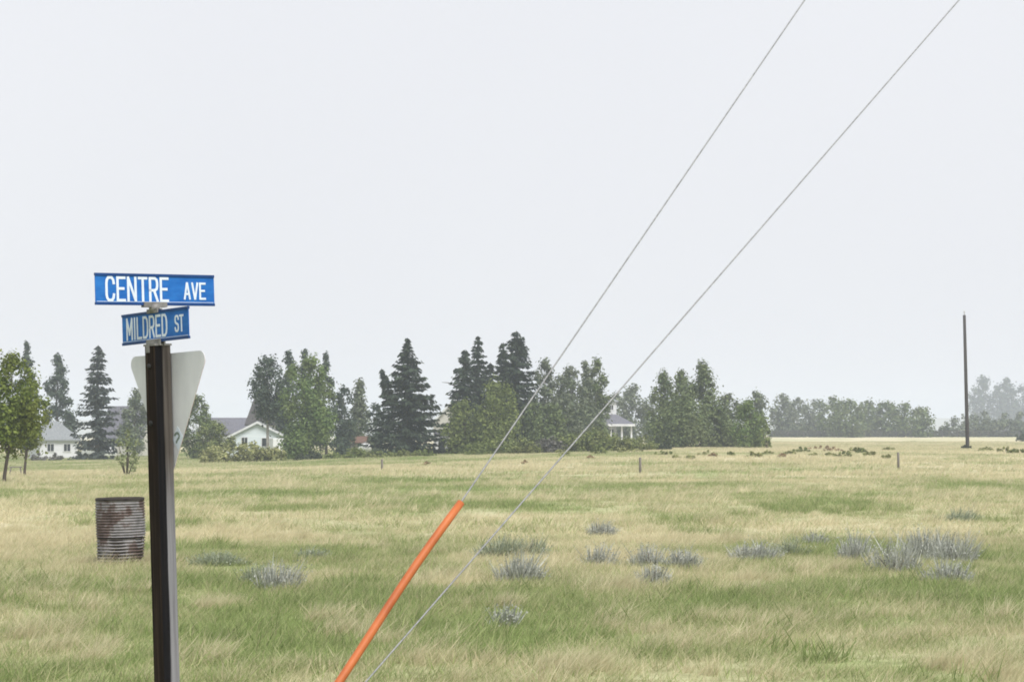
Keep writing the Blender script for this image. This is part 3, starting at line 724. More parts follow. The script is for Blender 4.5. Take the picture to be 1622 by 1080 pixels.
Yd = 192; p = ground_hit(578, 718); p = at(578, HOR, Yd); o = thing('propane_tank', (p.x, Yd, hz(p.x, Yd)), 'white round-ended tank beside the broad spruce', 'tank', math.radians(80))
mb = MB(); zt = max(.7, zpix(703, Yd, hz(p.x, Yd)) - .42)
mb.tube([(x_, 0, zt) for x_ in (-1.2, -1.17, -1.08, -.95, -.8, .8, .95, 1.08, 1.17, 1.2)], [.05, .2, .32, .4, .42, .42, .4, .32, .2, .05], 20); mb.build('shell', M['tank'], o)
for s in (-.6, .6):
    mb = MB(); mb.box((s, 0, (zt - .35) / 2 - .05), (.12, .6, zt - .3)); mb.build('leg', M['steel'], o)
mb = MB(); mb.tube([(0, 0, zt + .4), (0, 0, zt + .56)], .1, 10); mb.build('valve_dome', M['steel'], o)

# ------------------------------------------------------------------ trees
b1 = ground_hit(7, 764)
tree('young_tree', 'leafy bright green tree with bare dark trunk at the field edge', 20, 562, 0, 105, 'round', 'leaf_bright', .30, base=b1, leafpx=2.4, lean=.3)
b2 = ground_hit(39, 754)
tree('young_tree', 'bright green tree with thick upright trunk beside the plank bench', 52, 606, 0, 66, 'round', 'leaf_bright', .34, base=b2, leafpx=2.4)
tree('poplar', 'dark poplar crown rising above the bright young trees', 42, 541, 236, 44, 'poplar', 'dark', .1)
tree('poplar', 'dark ragged poplar behind the white cottage roof', 92, 563, 240, 66, 'poplar', 'dark', .1, clr=(.2, .34))
spruce('spruce', 'ragged grey spruce between the cottage and the cream house', 154, 545, 206, 72, 'spruce_blue', .5, .03, power=.62, left_gap=.35)
tree('ash_tree', 'grey-green tree overhanging the cream house', 214, 616, 228, 58, 'round', 'grey', .15)
tree('ash_tree', 'dark green tree behind the triangular sign', 312, 626, 200, 58, 'column', 'mid', .05)
shrub('shrub', 'wide dark green hedge bush in front of the long shed', 340, 664, 196, 78, 'shrub', n_cl=16)
shrub('shrub', 'round dark bush between the cottage and the white car', 131, 704, 216, 26, 'shrub_dark')
shrub('shrub', 'low grey twiggy bush in front of the cottage wall', 62, 716, 206, 44, 'twig')
shrub('shrub', 'small grey twiggy bush at the cottage corner', 88, 716, 207, 26, 'twig')
b3 = ground_hit(201, 752)
shrub('sapling', 'thin pale green sapling standing alone in front of the cream house', 200, 676, 0, 56, 'sapling', cat='sapling', base=b3, dens=.2, ls=.06, n_cl=18)
tree('aspen', 'loose aspen with pale bare trunk beside the bungalow', 424, 566, 186, 74, 'loose', 'dark', .42, 'bark_pale')
tree('poplar', 'dark poplar tip behind the bright green tree, nearest the aspen', 457, 557, 214, 48, 'poplar', 'dark', .1)
tree('poplar', 'dark pointed poplar rising just above the bright green tree', 483, 555, 216, 42, 'poplar', 'dark', .1)
tree('cottonwood', 'dense bright green tree with broad rounded column of leaves', 487, 566, 180, 98, 'column', 'green', .04, dens=1.6)
tree('poplar', 'dark poplar beside the bright green tree, on the side of the spruces', 517, 560, 212, 46, 'poplar', 'dark', .1)
tree('ash_tree', 'low dark tree between the bright green tree and the rusty shed', 543, 612, 206, 46, 'round', 'dark', .05)
tree('ash_tree', 'pointed grey-green tree beside the rusty shed', 570, 602, 214, 56, 'cone', 'grey', .08)
P_ = spruce('spruce', 'broad dark spruce with a second leaning tip on one side', 645, 534, 186, 126, 'spruce', .25, .02, side_leader=(-1.35, 4.6, 3.0, -.30), power=.92, fill=1.45)
spruce('spruce', 'shorter spruce at the outer edge of the spruce group with dead branch', 736, 552, 198, 66, 'spruce', .3, power=.6, dead=[(-.2, -.1, 6.3), (-.9, -.15, 6.15), (-1.5, -.2, 6.45), (-2.1, -.2, 6.5)])
spruce('spruce', 'slim pointed spruce in the spruce group', 757, 531, 202, 56, 'spruce', .3, power=.62)
spruce('spruce', 'low spruce filling the notch between the tall spruces', 777, 572, 204, 50, 'spruce', .3, power=.6)
spruce('spruce', 'slim spruce tip against the tallest spruce', 797, 540, 204, 52, 'spruce', .3, power=.62)
spruce('spruce', 'tallest spruce of the spruce group', 818, 521, 198, 84, 'spruce', .3, power=.58, fill=1.1)
tree('willow', 'olive green willow in front of the shorter spruce', 735, 636, 184, 76, 'round', 'olive', .05)
tree('willow', 'taller olive green willow in front of the spruce notch', 786, 604, 182, 88, 'column', 'olive', .04)
shrub('shrub', 'dark rounded bush beside the small white outbuilding', 718, 688, 186, 40, 'shrub_dark')
tree('aspen', 'pointed grey-green aspen beside the tallest spruce', 862, 570, 208, 66, 'poplar', 'grey', .06, 'bark_pale')
tree('ash_tree', 'low green tree under the tallest spruce', 842, 636, 196, 56, 'round', 'mid', .05)
tree('aspen', 'grey-green flat-topped aspen between two pointed aspens', 904, 582, 210, 70, 'column', 'grey', .1, 'bark_pale')
tree('aspen', 'slender pointed aspen with narrow tip', 927, 572, 214, 46, 'poplar', 'grey', .1, 'bark_pale')
tree('aspen', 'pointed darker aspen nearest the porch house', 946, 568, 216, 54, 'poplar', 'mid', .1, 'bark_pale')
tree('ash_tree', 'broad low grey-green tree below the pointed aspens', 900, 625, 200, 96, 'round', 'grey', .06, 'bark_pale', dens=1.2)
tree('ash_tree', 'grey-green tree crowding the porch house wall', 944, 618, 240, 50, 'round', 'grey', .05)
tree('ash_tree', 'low grey-green tree between rusty shed and broad spruce', 598, 640, 216, 54, 'round', 'dark', .05)
tree('ash_tree', 'broad low tree between shorter cottonwoods and fresh green tree', 1142, 650, 198, 70, 'round', 'mid', .05)
tree('ash_tree', 'low green tree below the tallest spruce and flat-topped aspen', 872, 640, 192, 60, 'round', 'mid', .05)
tree('ash_tree', 'hazy grey tree behind the porch house', 975, 622, 330, 50, 'round', 'grey', .05)
tree('ash_tree', 'hazy rounded tree beside the porch house', 1003, 611, 316, 62, 'round', 'grey', .05)
tree('ash_tree', 'low hazy tree between porch house and tall cottonwoods', 1034, 626, 300, 44, 'round', 'grey', .05)
tree('cottonwood', 'tall cottonwood nearest the porch house', 1052, 589, 200, 66, 'poplar', 'mid', .08)
tree('cottonwood', 'narrow cottonwood in the middle of the tall cottonwood group', 1080, 587, 206, 56, 'poplar', 'mid', .08)
tree('cottonwood', 'tallest cottonwood with dense pointed crown', 1111, 576, 198, 86, 'poplar', 'mid', .08, dens=1.5)
tree('cottonwood', 'broad lower cottonwood filling the foot of the cottonwood group', 1080, 628, 193, 104, 'round', 'mid', .06)
tree('ash_tree', 'low greyish tree beside the tallest cottonwood', 1152, 624, 214, 64, 'round', 'grey', .05)
tree('ash_tree', 'hazy teal-grey tree top behind the fresh green tree', 1196, 620, 262, 60, 'column', 'grey', .05)
tree('young_tree', 'fresh green rounded tree at the end of the grove', 1188, 634, 190, 62, 'round', 'green', .04)
shrub('sapling', 'thin small sapling at the end of the grove', 1214, 672, 186, 22, 'olive', cat='sapling', dens=.5)
HZ = [(1238, 625, 46), (1264, 631, 50), (1291, 633, 50), (1320, 629, 56), (1346, 633, 62), (1374, 635, 56), (1403, 636, 56), (1433, 639, 58), (1461, 645, 46)]
for i, (px, yt, wp) in enumerate(HZ):
    tree('windbreak_tree', ('greyish' if i < 3 else 'olive') + ' hazy tree, ' + ['first', 'second', 'third', 'fourth', 'fifth', 'sixth', 'seventh', 'eighth', 'last'][i] + ' in the far windbreak counting from the grove', px, yt, 425 + 12 * ((i * 7) % 4) - (22 if i > 2 else 0), wp, 'round', 'grey' if i < 3 else 'mid', .05, group='far windbreak trees')
for px, yt, wp in [(1499, 667, 28), (1526, 655, 48), (1560, 648, 56), (1592, 652, 50), (1618, 650, 44)]:
    shrub('windbreak_shrub', 'hazy low shrub behind the far rail fence', px, yt, 450, wp, 'grey', 'shrubs behind the far fence', n_cl=14)
for px, yt, wp in [(1562, 597, 58), (1592, 600, 54), (1619, 610, 58), (1645, 606, 56)]:
    tree('distant_tree', 'large pale distant tree beyond the far shrubs', px, yt, 1000, wp, 'loose', 'dark', .1, group='pale distant trees')
shrub('shrub', 'small dark bush standing at the end of the far fence', 1617, 682, 300, 20, 'shrub_dark')

# hedge of low shrubs in front of the grove
LOW = [(754, 697, 40, 'olive', 'low olive shrub at the foot of the willows'), (790, 689, 62, 'olive', 'wide olive shrub under the taller willow'), (829, 690, 56, 'shrub', 'green shrub under the tallest spruce'),
       (868, 692, 52, 'twig', 'brownish twiggy shrub below the pointed aspens'), (905, 685, 56, 'shrub', 'green shrub below the flat-topped aspen'), (940, 676, 66, 'shrub', 'green shrub screening one end of the porch'),
       (974, 683, 66, 'shrub', 'olive shrub directly in front of the porch columns'), (1012, 689, 52, 'shrub', 'olive shrub past the porch end'), (1034, 697, 30, 'shrub', 'small green shrub past the porch'),
       (1052, 700, 24, 'shrub_dark', 'small dark shrub at the foot of the cottonwoods')]
for px, yt, wp, lf, lb in LOW: shrub('shrub', lb, px, yt, 173 + rng.uniform(-3, 3), wp * 1.15, lf, n_cl=28, dens=1.3)
for px, yt, wp, lf, lb in [(590, 713, 58, 'shrub', 'low green shrub in front of the white tank'), (562, 707, 40, 'olive', 'low olive weeds beside the white tank'), (640, 711, 64, 'shrub', 'low green growth under the broad spruce'),
                       (672, 710, 40, 'olive', 'low olive growth under the edge of the broad spruce'), (350, 703, 74, 'weed_green', 'low leafy weeds below the hedge bush'), (398, 698, 66, 'weed_green', 'weedy bank in front of the bungalow'),
                       (492, 712, 60, 'shrub_dark', 'dark undergrowth below the bright green tree'), (530, 716, 40, 'olive', 'olive undergrowth beside the bright green tree'), (765, 712, 70, 'olive', 'low olive growth in front of the willow shrubs'), (436, 706, 46, 'weed_green', 'low weeds at the aspen foot')]:
    shrub('low_shrub', lb, px, yt, 172, wp * 1.1, lf, n_cl=24, dens=1.3)
# undergrowth below the far row; its dark colour also paints the shade under trees
und = []
for px in np.arange(1222, 1622, 1.1):
    Yd = 418 + rng.uniform(-6, 8); p = at(px, HOR, Yd); und.append([(p.x + rng.normal() * .3, Yd, hz(p.x, Yd) + rng.random() * (1.15 + .35 * math.sin(px * .11))) for _ in range(9)])
und = np.array(und).reshape(-1, 3)
tag(obj_from('undergrowth', leaf_quads('undergrowth', und, .30), M['shrub_dark']), 'undergrowth, colour darkened for tree shade, along the foot of the far windbreak', None, None, 'stuff')

# ------------------------------------------------------------------ far rail fence
Yf = 408; fx = [at(px, HOR, Yf).x for px in np.linspace(1224, 1615, 17)]
fe = thing('rail_fence', (fx[0], Yf, hz(fx[0], Yf)), 'dark rail fence running below the far windbreak', 'fence')
for i, x_ in enumerate(fx):
    mb = MB(); z_ = hz(x_, Yf) - fe.location.z; mb.box((x_ - fx[0], 0, z_ + .55), (.14, .14, 1.3)); mb.build('fence_post', M['wood_dark'], fe)
    if i:
        z0 = hz(fx[i - 1], Yf) - fe.location.z
        for hh in (.4, .75, 1.1):
            mb = MB(); a_, b_ = Vector((fx[i - 1] - fx[0], -.1, z0 + hh)), Vector((x_ - fx[0], -.1, z_ + hh)); mb.tube([a_, (a_ + b_) / 2, b_], .06, 5); mb.build('rail', M['wood_dark'], fe)

# ------------------------------------------------------------------ field stakes, far utility pole
for px, py, yt, lb in ((605, 746, 727, 'short grey stake in the grass in front of the rusty shed'), (1014, 749, 724, 'short grey stake in the grass in front of the porch house'), (1423, 743, 716, 'short dark stake in the grass near the lone utility pole')):
    p = ground_hit(px, py); hh = at(px, yt, p.y).z - p.z
    o = thing('field_stake', p, lb, 'stake', rng.uniform(0, 1), 'wooden stakes across the field')
    mb = MB(); mb.tube([(0, 0, -.2), (.005, 0, hh * .5), (0, .01, hh - .02), (0, .01, hh)], [.055, .052, .05, .035], 8); mb.build('stake', M['wood_grey'], o)

Yd = 172; p = at(1532.5, HOR, Yd); g = hz(p.x, Yd); tp = at(1527.5, 499, Yd)
o = thing('utility_pole', (p.x, Yd, g), 'lone dark leaning utility pole without crossarm in the straw field', 'utility pole')
Hh = tp.z - g; lx = tp.x - p.x
mb = MB(); mb.tube([(0, 0, -.4), (0, 0, 0), (lx * .5, 0, Hh * .5), (lx, 0, Hh - .02), (lx, 0, Hh)], [.16, .155, .135, .115, .09], 14); mb.build('pole', M['wood_pole'], o)
mb = MB(); mb.tube([(lx, 0, Hh), (lx, 0, Hh + .28)], .03, 6); mb.tube([(lx, 0, Hh + .2), (lx, 0, Hh + .24), (lx, 0, Hh + .34)], [.05, .07, .04], 8); mb.build('insulator', M['ceramic'], o)
shrub('weed_clump', 'dark green weeds growing round the lone utility pole foot', 1528, 704, 170, 22, 'shrub_dark', cat='weeds')

# plank bench by the young tree
p = ground_hit(35, 753); o = thing('plank_bench', p + Vector((-.25, -.3, 0)), 'small weathered plank bench beside the young tree trunk', 'bench', .15)
mb = MB(); mb.box((0, 0, .42), (.62, .26, .05)); mb.build('seat', M['wood_grey'], o)
for sx in (-1, 1):
    for sy in (-1, 1):
        mb = MB(); mb.tube([(sx * .30, sy * .14, -.05), (sx * .22, sy * .09, .398)], .025, 5); mb.build('leg', M['wood_grey'], o)

# ------------------------------------------------------------------ weeds and sagebrush
WE = [(1048, 722), (1072, 726), (1090, 728), (1122, 722), (1157, 722), (1192, 724), (1215, 719), (1253, 720), (1268, 716), (1290, 722), (1338, 720), (1355, 716), (1366, 717), (1380, 722), (1404, 727), (1408, 714), (1336, 724), (1313, 722),
      (1010, 716), (985, 717), (948, 719), (900, 724), (888, 720), (1590, 716), (1607, 718), (1563, 714)]
for i, (px, py) in enumerate(WE):
    b = ground_hit(px, py); s = rng.uniform(.8, 1.6)
    wl = 'low green weed mound in the dry grass ' + ('in front of the porch house shrubs' if px < 1060 else 'in front of the cottonwoods' if px < 1240 else 'between the cottonwoods and the lone pole' if px < 1450 else 'on the far side of the lone pole')
    shrub('weed_clump', wl, px, py - 5.5 * s - 1, 0, 26 * s, 'weed_green' if i % 4 else 'shrub', wl.replace('low green weed mound', 'weed mounds'), 'weeds', base=b, dens=.45, n_cl=9)
for px, py, w in [(1300, 712, 60), (1128, 724, 20), (1320, 715, 44), (935, 727, 12), (676, 737, 16), (832, 735, 12), (1238, 725, 20)]:
    b = ground_hit(px, py); shrub('weed_clump', 'reddish brown dried weed clump in the grass', px, py - 7, 0, w, 'weed_red', 'reddish dried weeds', 'weeds', base=b, dens=.45)
SG = [(345, 895, 60, 16, 1), (440, 935, 54, 34, 0), (408, 925, 40, 26, 1), (790, 884, 60, 18, 1), (838, 882, 50, 18, 1), (822, 922, 56, 30, 0), (797, 994, 34, 20, 0), (950, 897, 40, 18, 0), (1030, 900, 52, 28, 0), (1084, 902, 36, 20, 0), (1036, 928, 36, 16, 0),
      (1195, 890, 62, 24, 0), (1247, 882, 42, 18, 1), (1290, 864, 36, 14, 0), (1355, 892, 44, 36, 0), (1420, 908, 64, 40, 0), (1470, 886, 60, 38, 0), (1512, 892, 62, 34, 0), (1505, 926, 54, 28, 0), (1520, 826, 50, 14, 1), (955, 848, 34, 14, 0), (495, 886, 40, 16, 1)]
SGL = ['beside the wooden sign post', 'standing alone between sign post and orange tube', 'next to the lone clump between sign post and orange tube', 'just past the bare guy wire, the higher flat one', 'just past the bare guy wire, the flat one with a darker middle',
       'past the bare guy wire, below the flat green patches', 'low in the grass past the bare guy wire', 'between the guy wire and the middle clump', 'thick middle clump', 'small one next to the thick middle clump', 'small one in front of the thick middle clump',
       'wide pale clump between middle and far group', 'dark low patch touching the wide pale clump', 'tiny clump behind the wide pale clump', 'upright clump at the start of the far group', 'dense dark-footed clump of the far group', 'broad pale clump of the far group',
       'outer pale clump of the far group', 'front pale clump of the far group', 'thin patch behind the far group', 'faint small clump in the straw band', 'between sign post and orange tube in the straw band']
def sagebrush(b, w, h, gk, label):
    o = thing('sagebrush', b, label, 'sagebrush', 0, 'sagebrush clumps in the grass')
    n = int((160 + 620 * w) * rng.uniform(.6, 1.15)); q = rng.random(n) ** .5; a = rng.random(n) * 6.283
    lob = 1 + .25 * np.sin(a * 3 + rng.random() * 6) + .15 * np.sin(a * 5 + rng.random() * 6)
    bx, by = q * np.cos(a) * w / 2 * lob, q * np.sin(a) * w / 2 * .8 * lob
    hh = h * (1.0 - .45 * q ** 2) * rng.uniform(.25, 1.1, n) * (.55 + .8 * fbm(bx / .12 + 5 + b.x, by / .12, 91, 2))
    lx_, ly_ = bx * .35 + hh * (.12 + .32 * rng.normal(size=n)), by * .35 + hh * .42 * rng.normal(size=n)
    c0 = np.stack([bx, by, hh * .02 - .02], -1); tip = np.stack([bx + lx_, by + ly_, hh], -1)
    wa = rng.random(n) * 3.14; ww = (.0028 + .0034 * rng.random(n))[:, None] * np.stack([np.cos(wa), np.sin(wa), 0 * wa], -1)
    mid = c0 * .35 + tip * .65
    P = np.stack([c0 - ww * .4, c0 + ww * .4, mid + ww, tip, mid - ww], 1).reshape(-1, 3)
    f5 = np.arange(n * 5).reshape(n, 5)
    obj_from('foliage', mesh_np('foliage', P, f5), M['sage_green' if gk else 'sage'], o)
    pk = rng.integers(0, n, n * 3); tt = rng.uniform(.3, 1.0, n * 3)[:, None]
    lc = c0[pk] * (1 - tt) + tip[pk] * tt + rng.normal(size=(n * 3, 3)) * .012; lc = lc[lc[:, 2] > .01]
    obj_from('leaves', leaf_quads('leaves', lc, .009), M['sage_green' if gk else 'sage'], o)
    mb = MB()
    for k in range(7):
        e = Vector((float(bx[k]) * .8, float(by[k]) * .8, float(hh[k]) * .7)); mb.tube([(e.x * .2, e.y * .2, -.04), (e.x * .6, e.y * .6, e.z * .5), e], [.009, .007, .003], 5)
    mb.build('stem', M['twig_wood'], o)
for (px, py, w, h_, gk), lb in zip(SG, SGL):
    b = ground_hit(px, py); k = b.y / FPX
    sagebrush(b, w * k * 1.1, max(.17, h_ * 1.35 * k + .06) * rng.uniform(.85, 1.2), gk, ('grey-green sagebrush, ' if gk else 'silvery sagebrush, ') + lb)

# ------------------------------------------------------------------ burn barrel
Yd = 26.5; p = at(193, HOR, Yd); g = hz(p.x, Yd); zt = at(193, 786.5, Yd).z - g
o = thing('burn_barrel', (p.x, Yd, g - .01), 'rusty corrugated steel burn barrel standing in the straw grass', 'barrel', .6); o.rotation_euler = (0, math.radians(-1.0), .6)
def wp(a, z): return .008 * math.sin(2 * a + 1 + z * 3) + .005 * math.sin(5 * a + z * 9)
Rb = .292; seam = zt * .43
def corr(z0, z1, n, r0, r1):
    pr_ = []
    for i in range(n * 8 + 1):
        t = i / (n * 8); pr_.append((r0 + (r1 - r0) * t + .0085 * math.cos(2 * math.pi * i / 8), z0 + (z1 - z0) * t))
    return pr_
mb = MB(); mb.lathe(corr(0, seam - .012, 9, Rb - .022, Rb - .010), 48, warp=wp); mb.build('lower_shell', M['rust'], o)
mb = MB(); mb.lathe(corr(seam + .006, zt - .03, 13, Rb - .002, Rb), 48, warp=wp); mb.build('upper_shell', M['rust'], o)
mb = MB(); mb.lathe([(Rb - .03, seam - .014), (Rb - .032, seam), (Rb - .014, seam + .008)], 48, warp=wp); mb.build('seam', M['soot'], o)
mb = MB(); mb.lathe([(Rb - .004, zt - .034), (Rb + .003, zt - .022), (Rb + .003, zt - .006), (Rb - .002, zt), (Rb - .012, zt - .004), (Rb - .02, zt - .05), (Rb - .02, .05), (.01, .04)], 48, warp=wp); mb.build('rim', M['soot'], o)

# ------------------------------------------------------------------ sign post
PXM = 333.3; Yp = FPX / PXM
def sp(px, py, dy=0): return at(px, py, Yp + dy)
topc, botc = sp(249.5, 546), sp(264.5, 1080)
dirv = (topc - botc) / (topc.z - botc.z); gz = hz(botc.x, Yp); basec = botc + dirv * (gz - botc.z); basec.y = Yp
YA = math.radians(42)        # right-hand post face: local x runs right and away
o = thing('street_sign_post', (basec.x, Yp, gz), 'wooden street corner post carrying two blue name signs and back-turned yield sign', 'sign post')
o.rotation_euler = Matrix(((1, 0, dirv.x), (0, 1, 0), (-dirv.x, 0, 1))).to_euler()
Lz = (topc.z - gz)
s = .0886
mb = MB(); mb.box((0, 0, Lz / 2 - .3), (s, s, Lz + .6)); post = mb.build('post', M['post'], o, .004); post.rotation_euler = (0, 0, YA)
# local frame: z measured from ground along the post
def lz(py): return sp(250, py).z - gz

GL = {
 'C': [[(1, .76), (.93, .9), (.74, 1), (.26, 1), (.07, .9), (0, .76), (0, .24), (.07, .1), (.26, 0), (.74, 0), (.93, .1), (1, .24)]],
 'E': [[(1, 1), (0, 1), (0, 0), (1, 0)], [(0, .52), (.82, .52)]], 'N': [[(0, 0), (0, 1)], [(.02, 1), (.98, 0)], [(1, 0), (1, 1)]], 'T': [[(0, 1), (1, 1)], [(.5, 1), (.5, 0)]],
 'R': [[(0, 0), (0, 1), (.7, 1), (.93, .93), (1, .8), (1, .66), (.93, .53), (.7, .46), (0, .46)], [(.55, .46), (1, 0)]],
 'A': [[(0, 0), (.47, 1)], [(.53, 1), (1, 0)], [(.17, .3), (.83, .3)]], 'V': [[(0, 1), (.47, 0)], [(.53, 0), (1, 1)]], 'M': [[(0, 0), (0, 1)], [(.02, 1), (.5, .25)], [(.5, .25), (.98, 1)], [(1, 1), (1, 0)]], 'I': [[(.5, 0), (.5, 1)]],
 'L': [[(0, 1), (0, 0), (1, 0)]], 'D': [[(0, 0), (0, 1), (.62, 1), (.9, .88), (1, .68), (1, .32), (.9, .12), (.62, 0), (0, 0)]],
 'S': [[(1, .8), (.9, .94), (.7, 1), (.3, 1), (.08, .92), (0, .77), (.07, .61), (.3, .52), (.7, .47), (.93, .39), (1, .23), (.92, .08), (.7, 0), (.3, 0), (.1, .06), (0, .2)]],
}
def letters(mb, text, x0, x1, z0, h_, y, st):
    """stroke lettering between x0 and x1, on plane y facing -y"""
    wts = [.25 if c == 'I' else (1.25 if c == 'M' else (.95 if c in 'LE' else 1.0)) for c in text]; gap = .52
    unit = (x1 - x0 - st) / (sum(wts) + gap * (len(text) - 1)); x_ = x0 + st / 2
    for c, w_ in zip(text, wts):
        for si, pl in enumerate(GL[c]):
            pts = [Vector((x_ + a * w_ * unit, z0 + st / 2 + b * (h_ - st))) for a, b in pl]
            Lp, Rp = [], []
            closed = (pts[0] - pts[-1]).length < 1e-6
            for i, q in enumerate(pts):
                d0 = (q - pts[i - 1]).normalized() if i > 0 else ((pts[0] - pts[-2]).normalized() if closed else None)
                d1 = (pts[i + 1] - q).normalized() if i < len(pts) - 1 else ((pts[1] - pts[0]).normalized() if closed else None)
                d0 = d0 or d1; d1 = d1 or d0
                n0, n1 = Vector((-d0.y, d0.x)), Vector((-d1.y, d1.x)); mm_ = (n0 + n1); mm_ = mm_ / max(mm_.length_squared, .45) * 2 * .5 * 2 if mm_.length > .2 else n0
                mm_ = (n0 + n1).normalized() / max((n0 + n1).normalized().dot(n0), .42) if (n0 + n1).length > .05 else n0
                ext = Vector((0, 0))
                if not closed and i == 0 : ext = -d1 * st * .5
                if not closed and i == len(pts) - 1: ext = d0 * st * .5
                Lp.append(q + ext + mm_ * st / 2); Rp.append(q + ext - mm_ * st / 2)
            for i in range(len(pts) - 1):
                q4 = [Lp[i], Lp[i + 1], Rp[i + 1], Rp[i]]
                mb.prism([(v.x, y, v.y) for v in q4], (0, -.0012 - .00025 * si, 0))
        x_ += (w_ + gap) * unit

def blade(name, label, Ln, zc, rz, yoff, words, xoff=0, tilt=0):
    e = MB(); H_ = .150
    e.box((0, 0, 0), (Ln, .003, H_ - .012)); b_ = e.build(name, M['blue'], o); b_['label'] = label
    b_.location = (xoff, yoff, zc); b_.rotation_euler = (0, tilt, rz)
    r_ = MB()
    for sgn in (-1, 1):
        r_.box((0, 0, sgn * (H_ / 2 - .006)), (Ln + .001, .011, .012))
    r_.build('edge_rail', M['blue_dark'], b_)
    w_ = MB(); w_.box((.0, -.0021, -H_ / 2 + .0165), (Ln - .012, .0012, .0022)); w_.build('border_line', M['white_sheet'], b_)
    for text, f0, f1, zz, hh, st in words:
        t_ = MB(); letters(t_, text, -Ln / 2 + f0 * Ln, -Ln / 2 + f1 * Ln, -H_ / 2 + zz, hh, -.0022, st)
        t_.build('lettering', M['white_sheet'], b_)
    return b_
lx_at = lambda py, px: sp(px, py).x - (basec.x + dirv.x * (sp(px, py).z - gz))
blade('name_sign', 'blue CENTRE AVE name sign', .640, lz(458.5), math.radians(38.5), 0, [('CENTRE', .082, .608, .017, .118, .0122), ('AVE', .735, .925, .030, .083, .0098)], lx_at(458, 246.5))
blade('name_sign', 'blue MILDRED ST name sign', .640, lz(516.5), math.radians(-51.5), 0, [('MILDRED', .068, .69, .022, .108, .0120), ('ST', .80, .93, .036, .080, .0098)], lx_at(517, 245.5))
zb = (lz(458.5) + lz(516.5)) / 2
mb = MB()
Rm = Matrix.Rotation(math.radians(38.5), 3, 'Z'); Rm2 = Matrix.Rotation(math.radians(-51.5), 3, 'Z')
mb.box((-.010, 0, zb), (.030, .030, .012)); mb.tube([(-.010, 0, zb - .02), (-.010, 0, zb + .02)], .026, 12)
for sg in (-1, 1):
    mb.box(Vector((-.010, 0, zb + .016)) + Rm @ Vector((0, sg * .011, 0)), (.125, .008, .024), Rm)
    mb.box(Vector((-.010, 0, zb - .014)) + Rm2 @ Vector((0, sg * .011, 0)), (.10, .008, .020), Rm2)
mb.build('cross_bracket', M['steel'], o)
mb = MB()
for sg in (-1, 1): mb.box(Vector((-.008, 0, Lz + .012)) + Rm2 @ Vector((0, sg * .0125, 0)), (.13, .008, .030), Rm2)
mb.box((0, 0, Lz + .0), (.097, .097, .010), Matrix.Rotation(YA, 3, 'Z')); mb.box(Rm.to_4x4().to_3x3() @ Vector((-.0, 0, 0)) + Matrix.Rotation(YA, 3, 'Z') @ Vector((-.0475, .012, Lz - .018)), (.004, .03, .036), Matrix.Rotation(YA, 3, 'Z'))
mb.build('post_cap_bracket', M['steel'], o)
# yield sign, back turned to the camera
sd, hr = .640, .0; side = .700
ys_t = lz(565); nrm = Vector((math.sin(math.radians(48)), math.cos(math.radians(48)), 0))
th = side * math.sqrt(3) / 2
pts = []
tri = [(-side / 2, 0), (side / 2, 0), (0, -th)]
rc = .040
for i in range(3):
    p0, p1, p2 = (Vector(tri[(i + k - 1) % 3]) for k in range(3))
    d0, d1 = (p0 - p1).normalized(), (p2 - p1).normalized(); bis = (d0 + d1).normalized(); cc = p1 + bis * (rc / math.sin(math.radians(30)))
    a0 = math.atan2(*( (p1 + d0 * rc * math.sqrt(3)) - cc).yx); a1 = math.atan2(*((p1 + d1 * rc * math.sqrt(3)) - cc).yx)
    da = (a1 - a0 + math.pi) % (2 * math.pi) - math.pi
    for k in range(6): a_ = a0 + da * k / 5; pts.append((cc.x + rc * math.cos(a_), cc.y + rc * math.sin(a_)))
mb = MB(); mb.prism([(x_, 0, z_) for x_, z_ in pts], (0, .003, 0)); ysn = mb.build('yield_sign', M['alu'], o); ysn['label'] = 'bare grey back of triangular yield sign'
ysn.rotation_euler = (0, 0, math.radians(-48)); ysn.location = nrm * (s / 2 + .006) + Vector((0, 0, ys_t + .016))
mb = MB(); mb.prism([(x_ * .995, .0035, z_ * .995 - .001) for x_, z_ in pts], (0, .001, 0)); mb.build('red_face', M['red'], ysn)
mb = MB(); mb.prism([(x_ * .62, .005, z_ * .62 - .085) for x_, z_ in pts], (0, .001, 0)); mb.build('white_face', M['white_sheet'], ysn)
cxs, czs = .075, -.405
mb = MB(); mb.prism([(cxs, -.0005, czs + .058), (cxs + .046, -.0005, czs + .008), (cxs + .006, -.0005, czs - .058), (cxs - .046, -.0005, czs - .006)], (0, -.001, 0)); stk = mb.build('sticker', M['white_sheet'], ysn)
mb = MB(); mk = [(-.026, .012), (-.010, .026), (.012, .022), (.016, .006), (-.004, -.010), (-.012, -.022)]
for (xa, za), (xb, zb_) in zip(mk[:-1], mk[1:]):
    d_ = Vector((xb - xa, zb_ - za)).normalized() ; n_ = Vector((-d_.y, d_.x)) * .006
    mb.prism([(cxs + xa + n_.x, -.0016, czs + za + n_.y), (cxs + xb + n_.x, -.0016, czs + zb_ + n_.y), (cxs + xb - n_.x, -.0016, czs + zb_ - n_.y), (cxs + xa - n_.x, -.0016, czs + za - n_.y)], (0, -.0006, 0))
mb.build('printed_mark', M['mark'], stk)
for zz in (-.06, -.33):
    mb = MB(); mb.tube([(0, -s - .012, zz), (0, .009, zz)], .006, 8); mb.tube([(0, -s - .016, zz), (0, -s - .008, zz)], .013, 6); mb.build('bolt', M['rubber'], ysn)

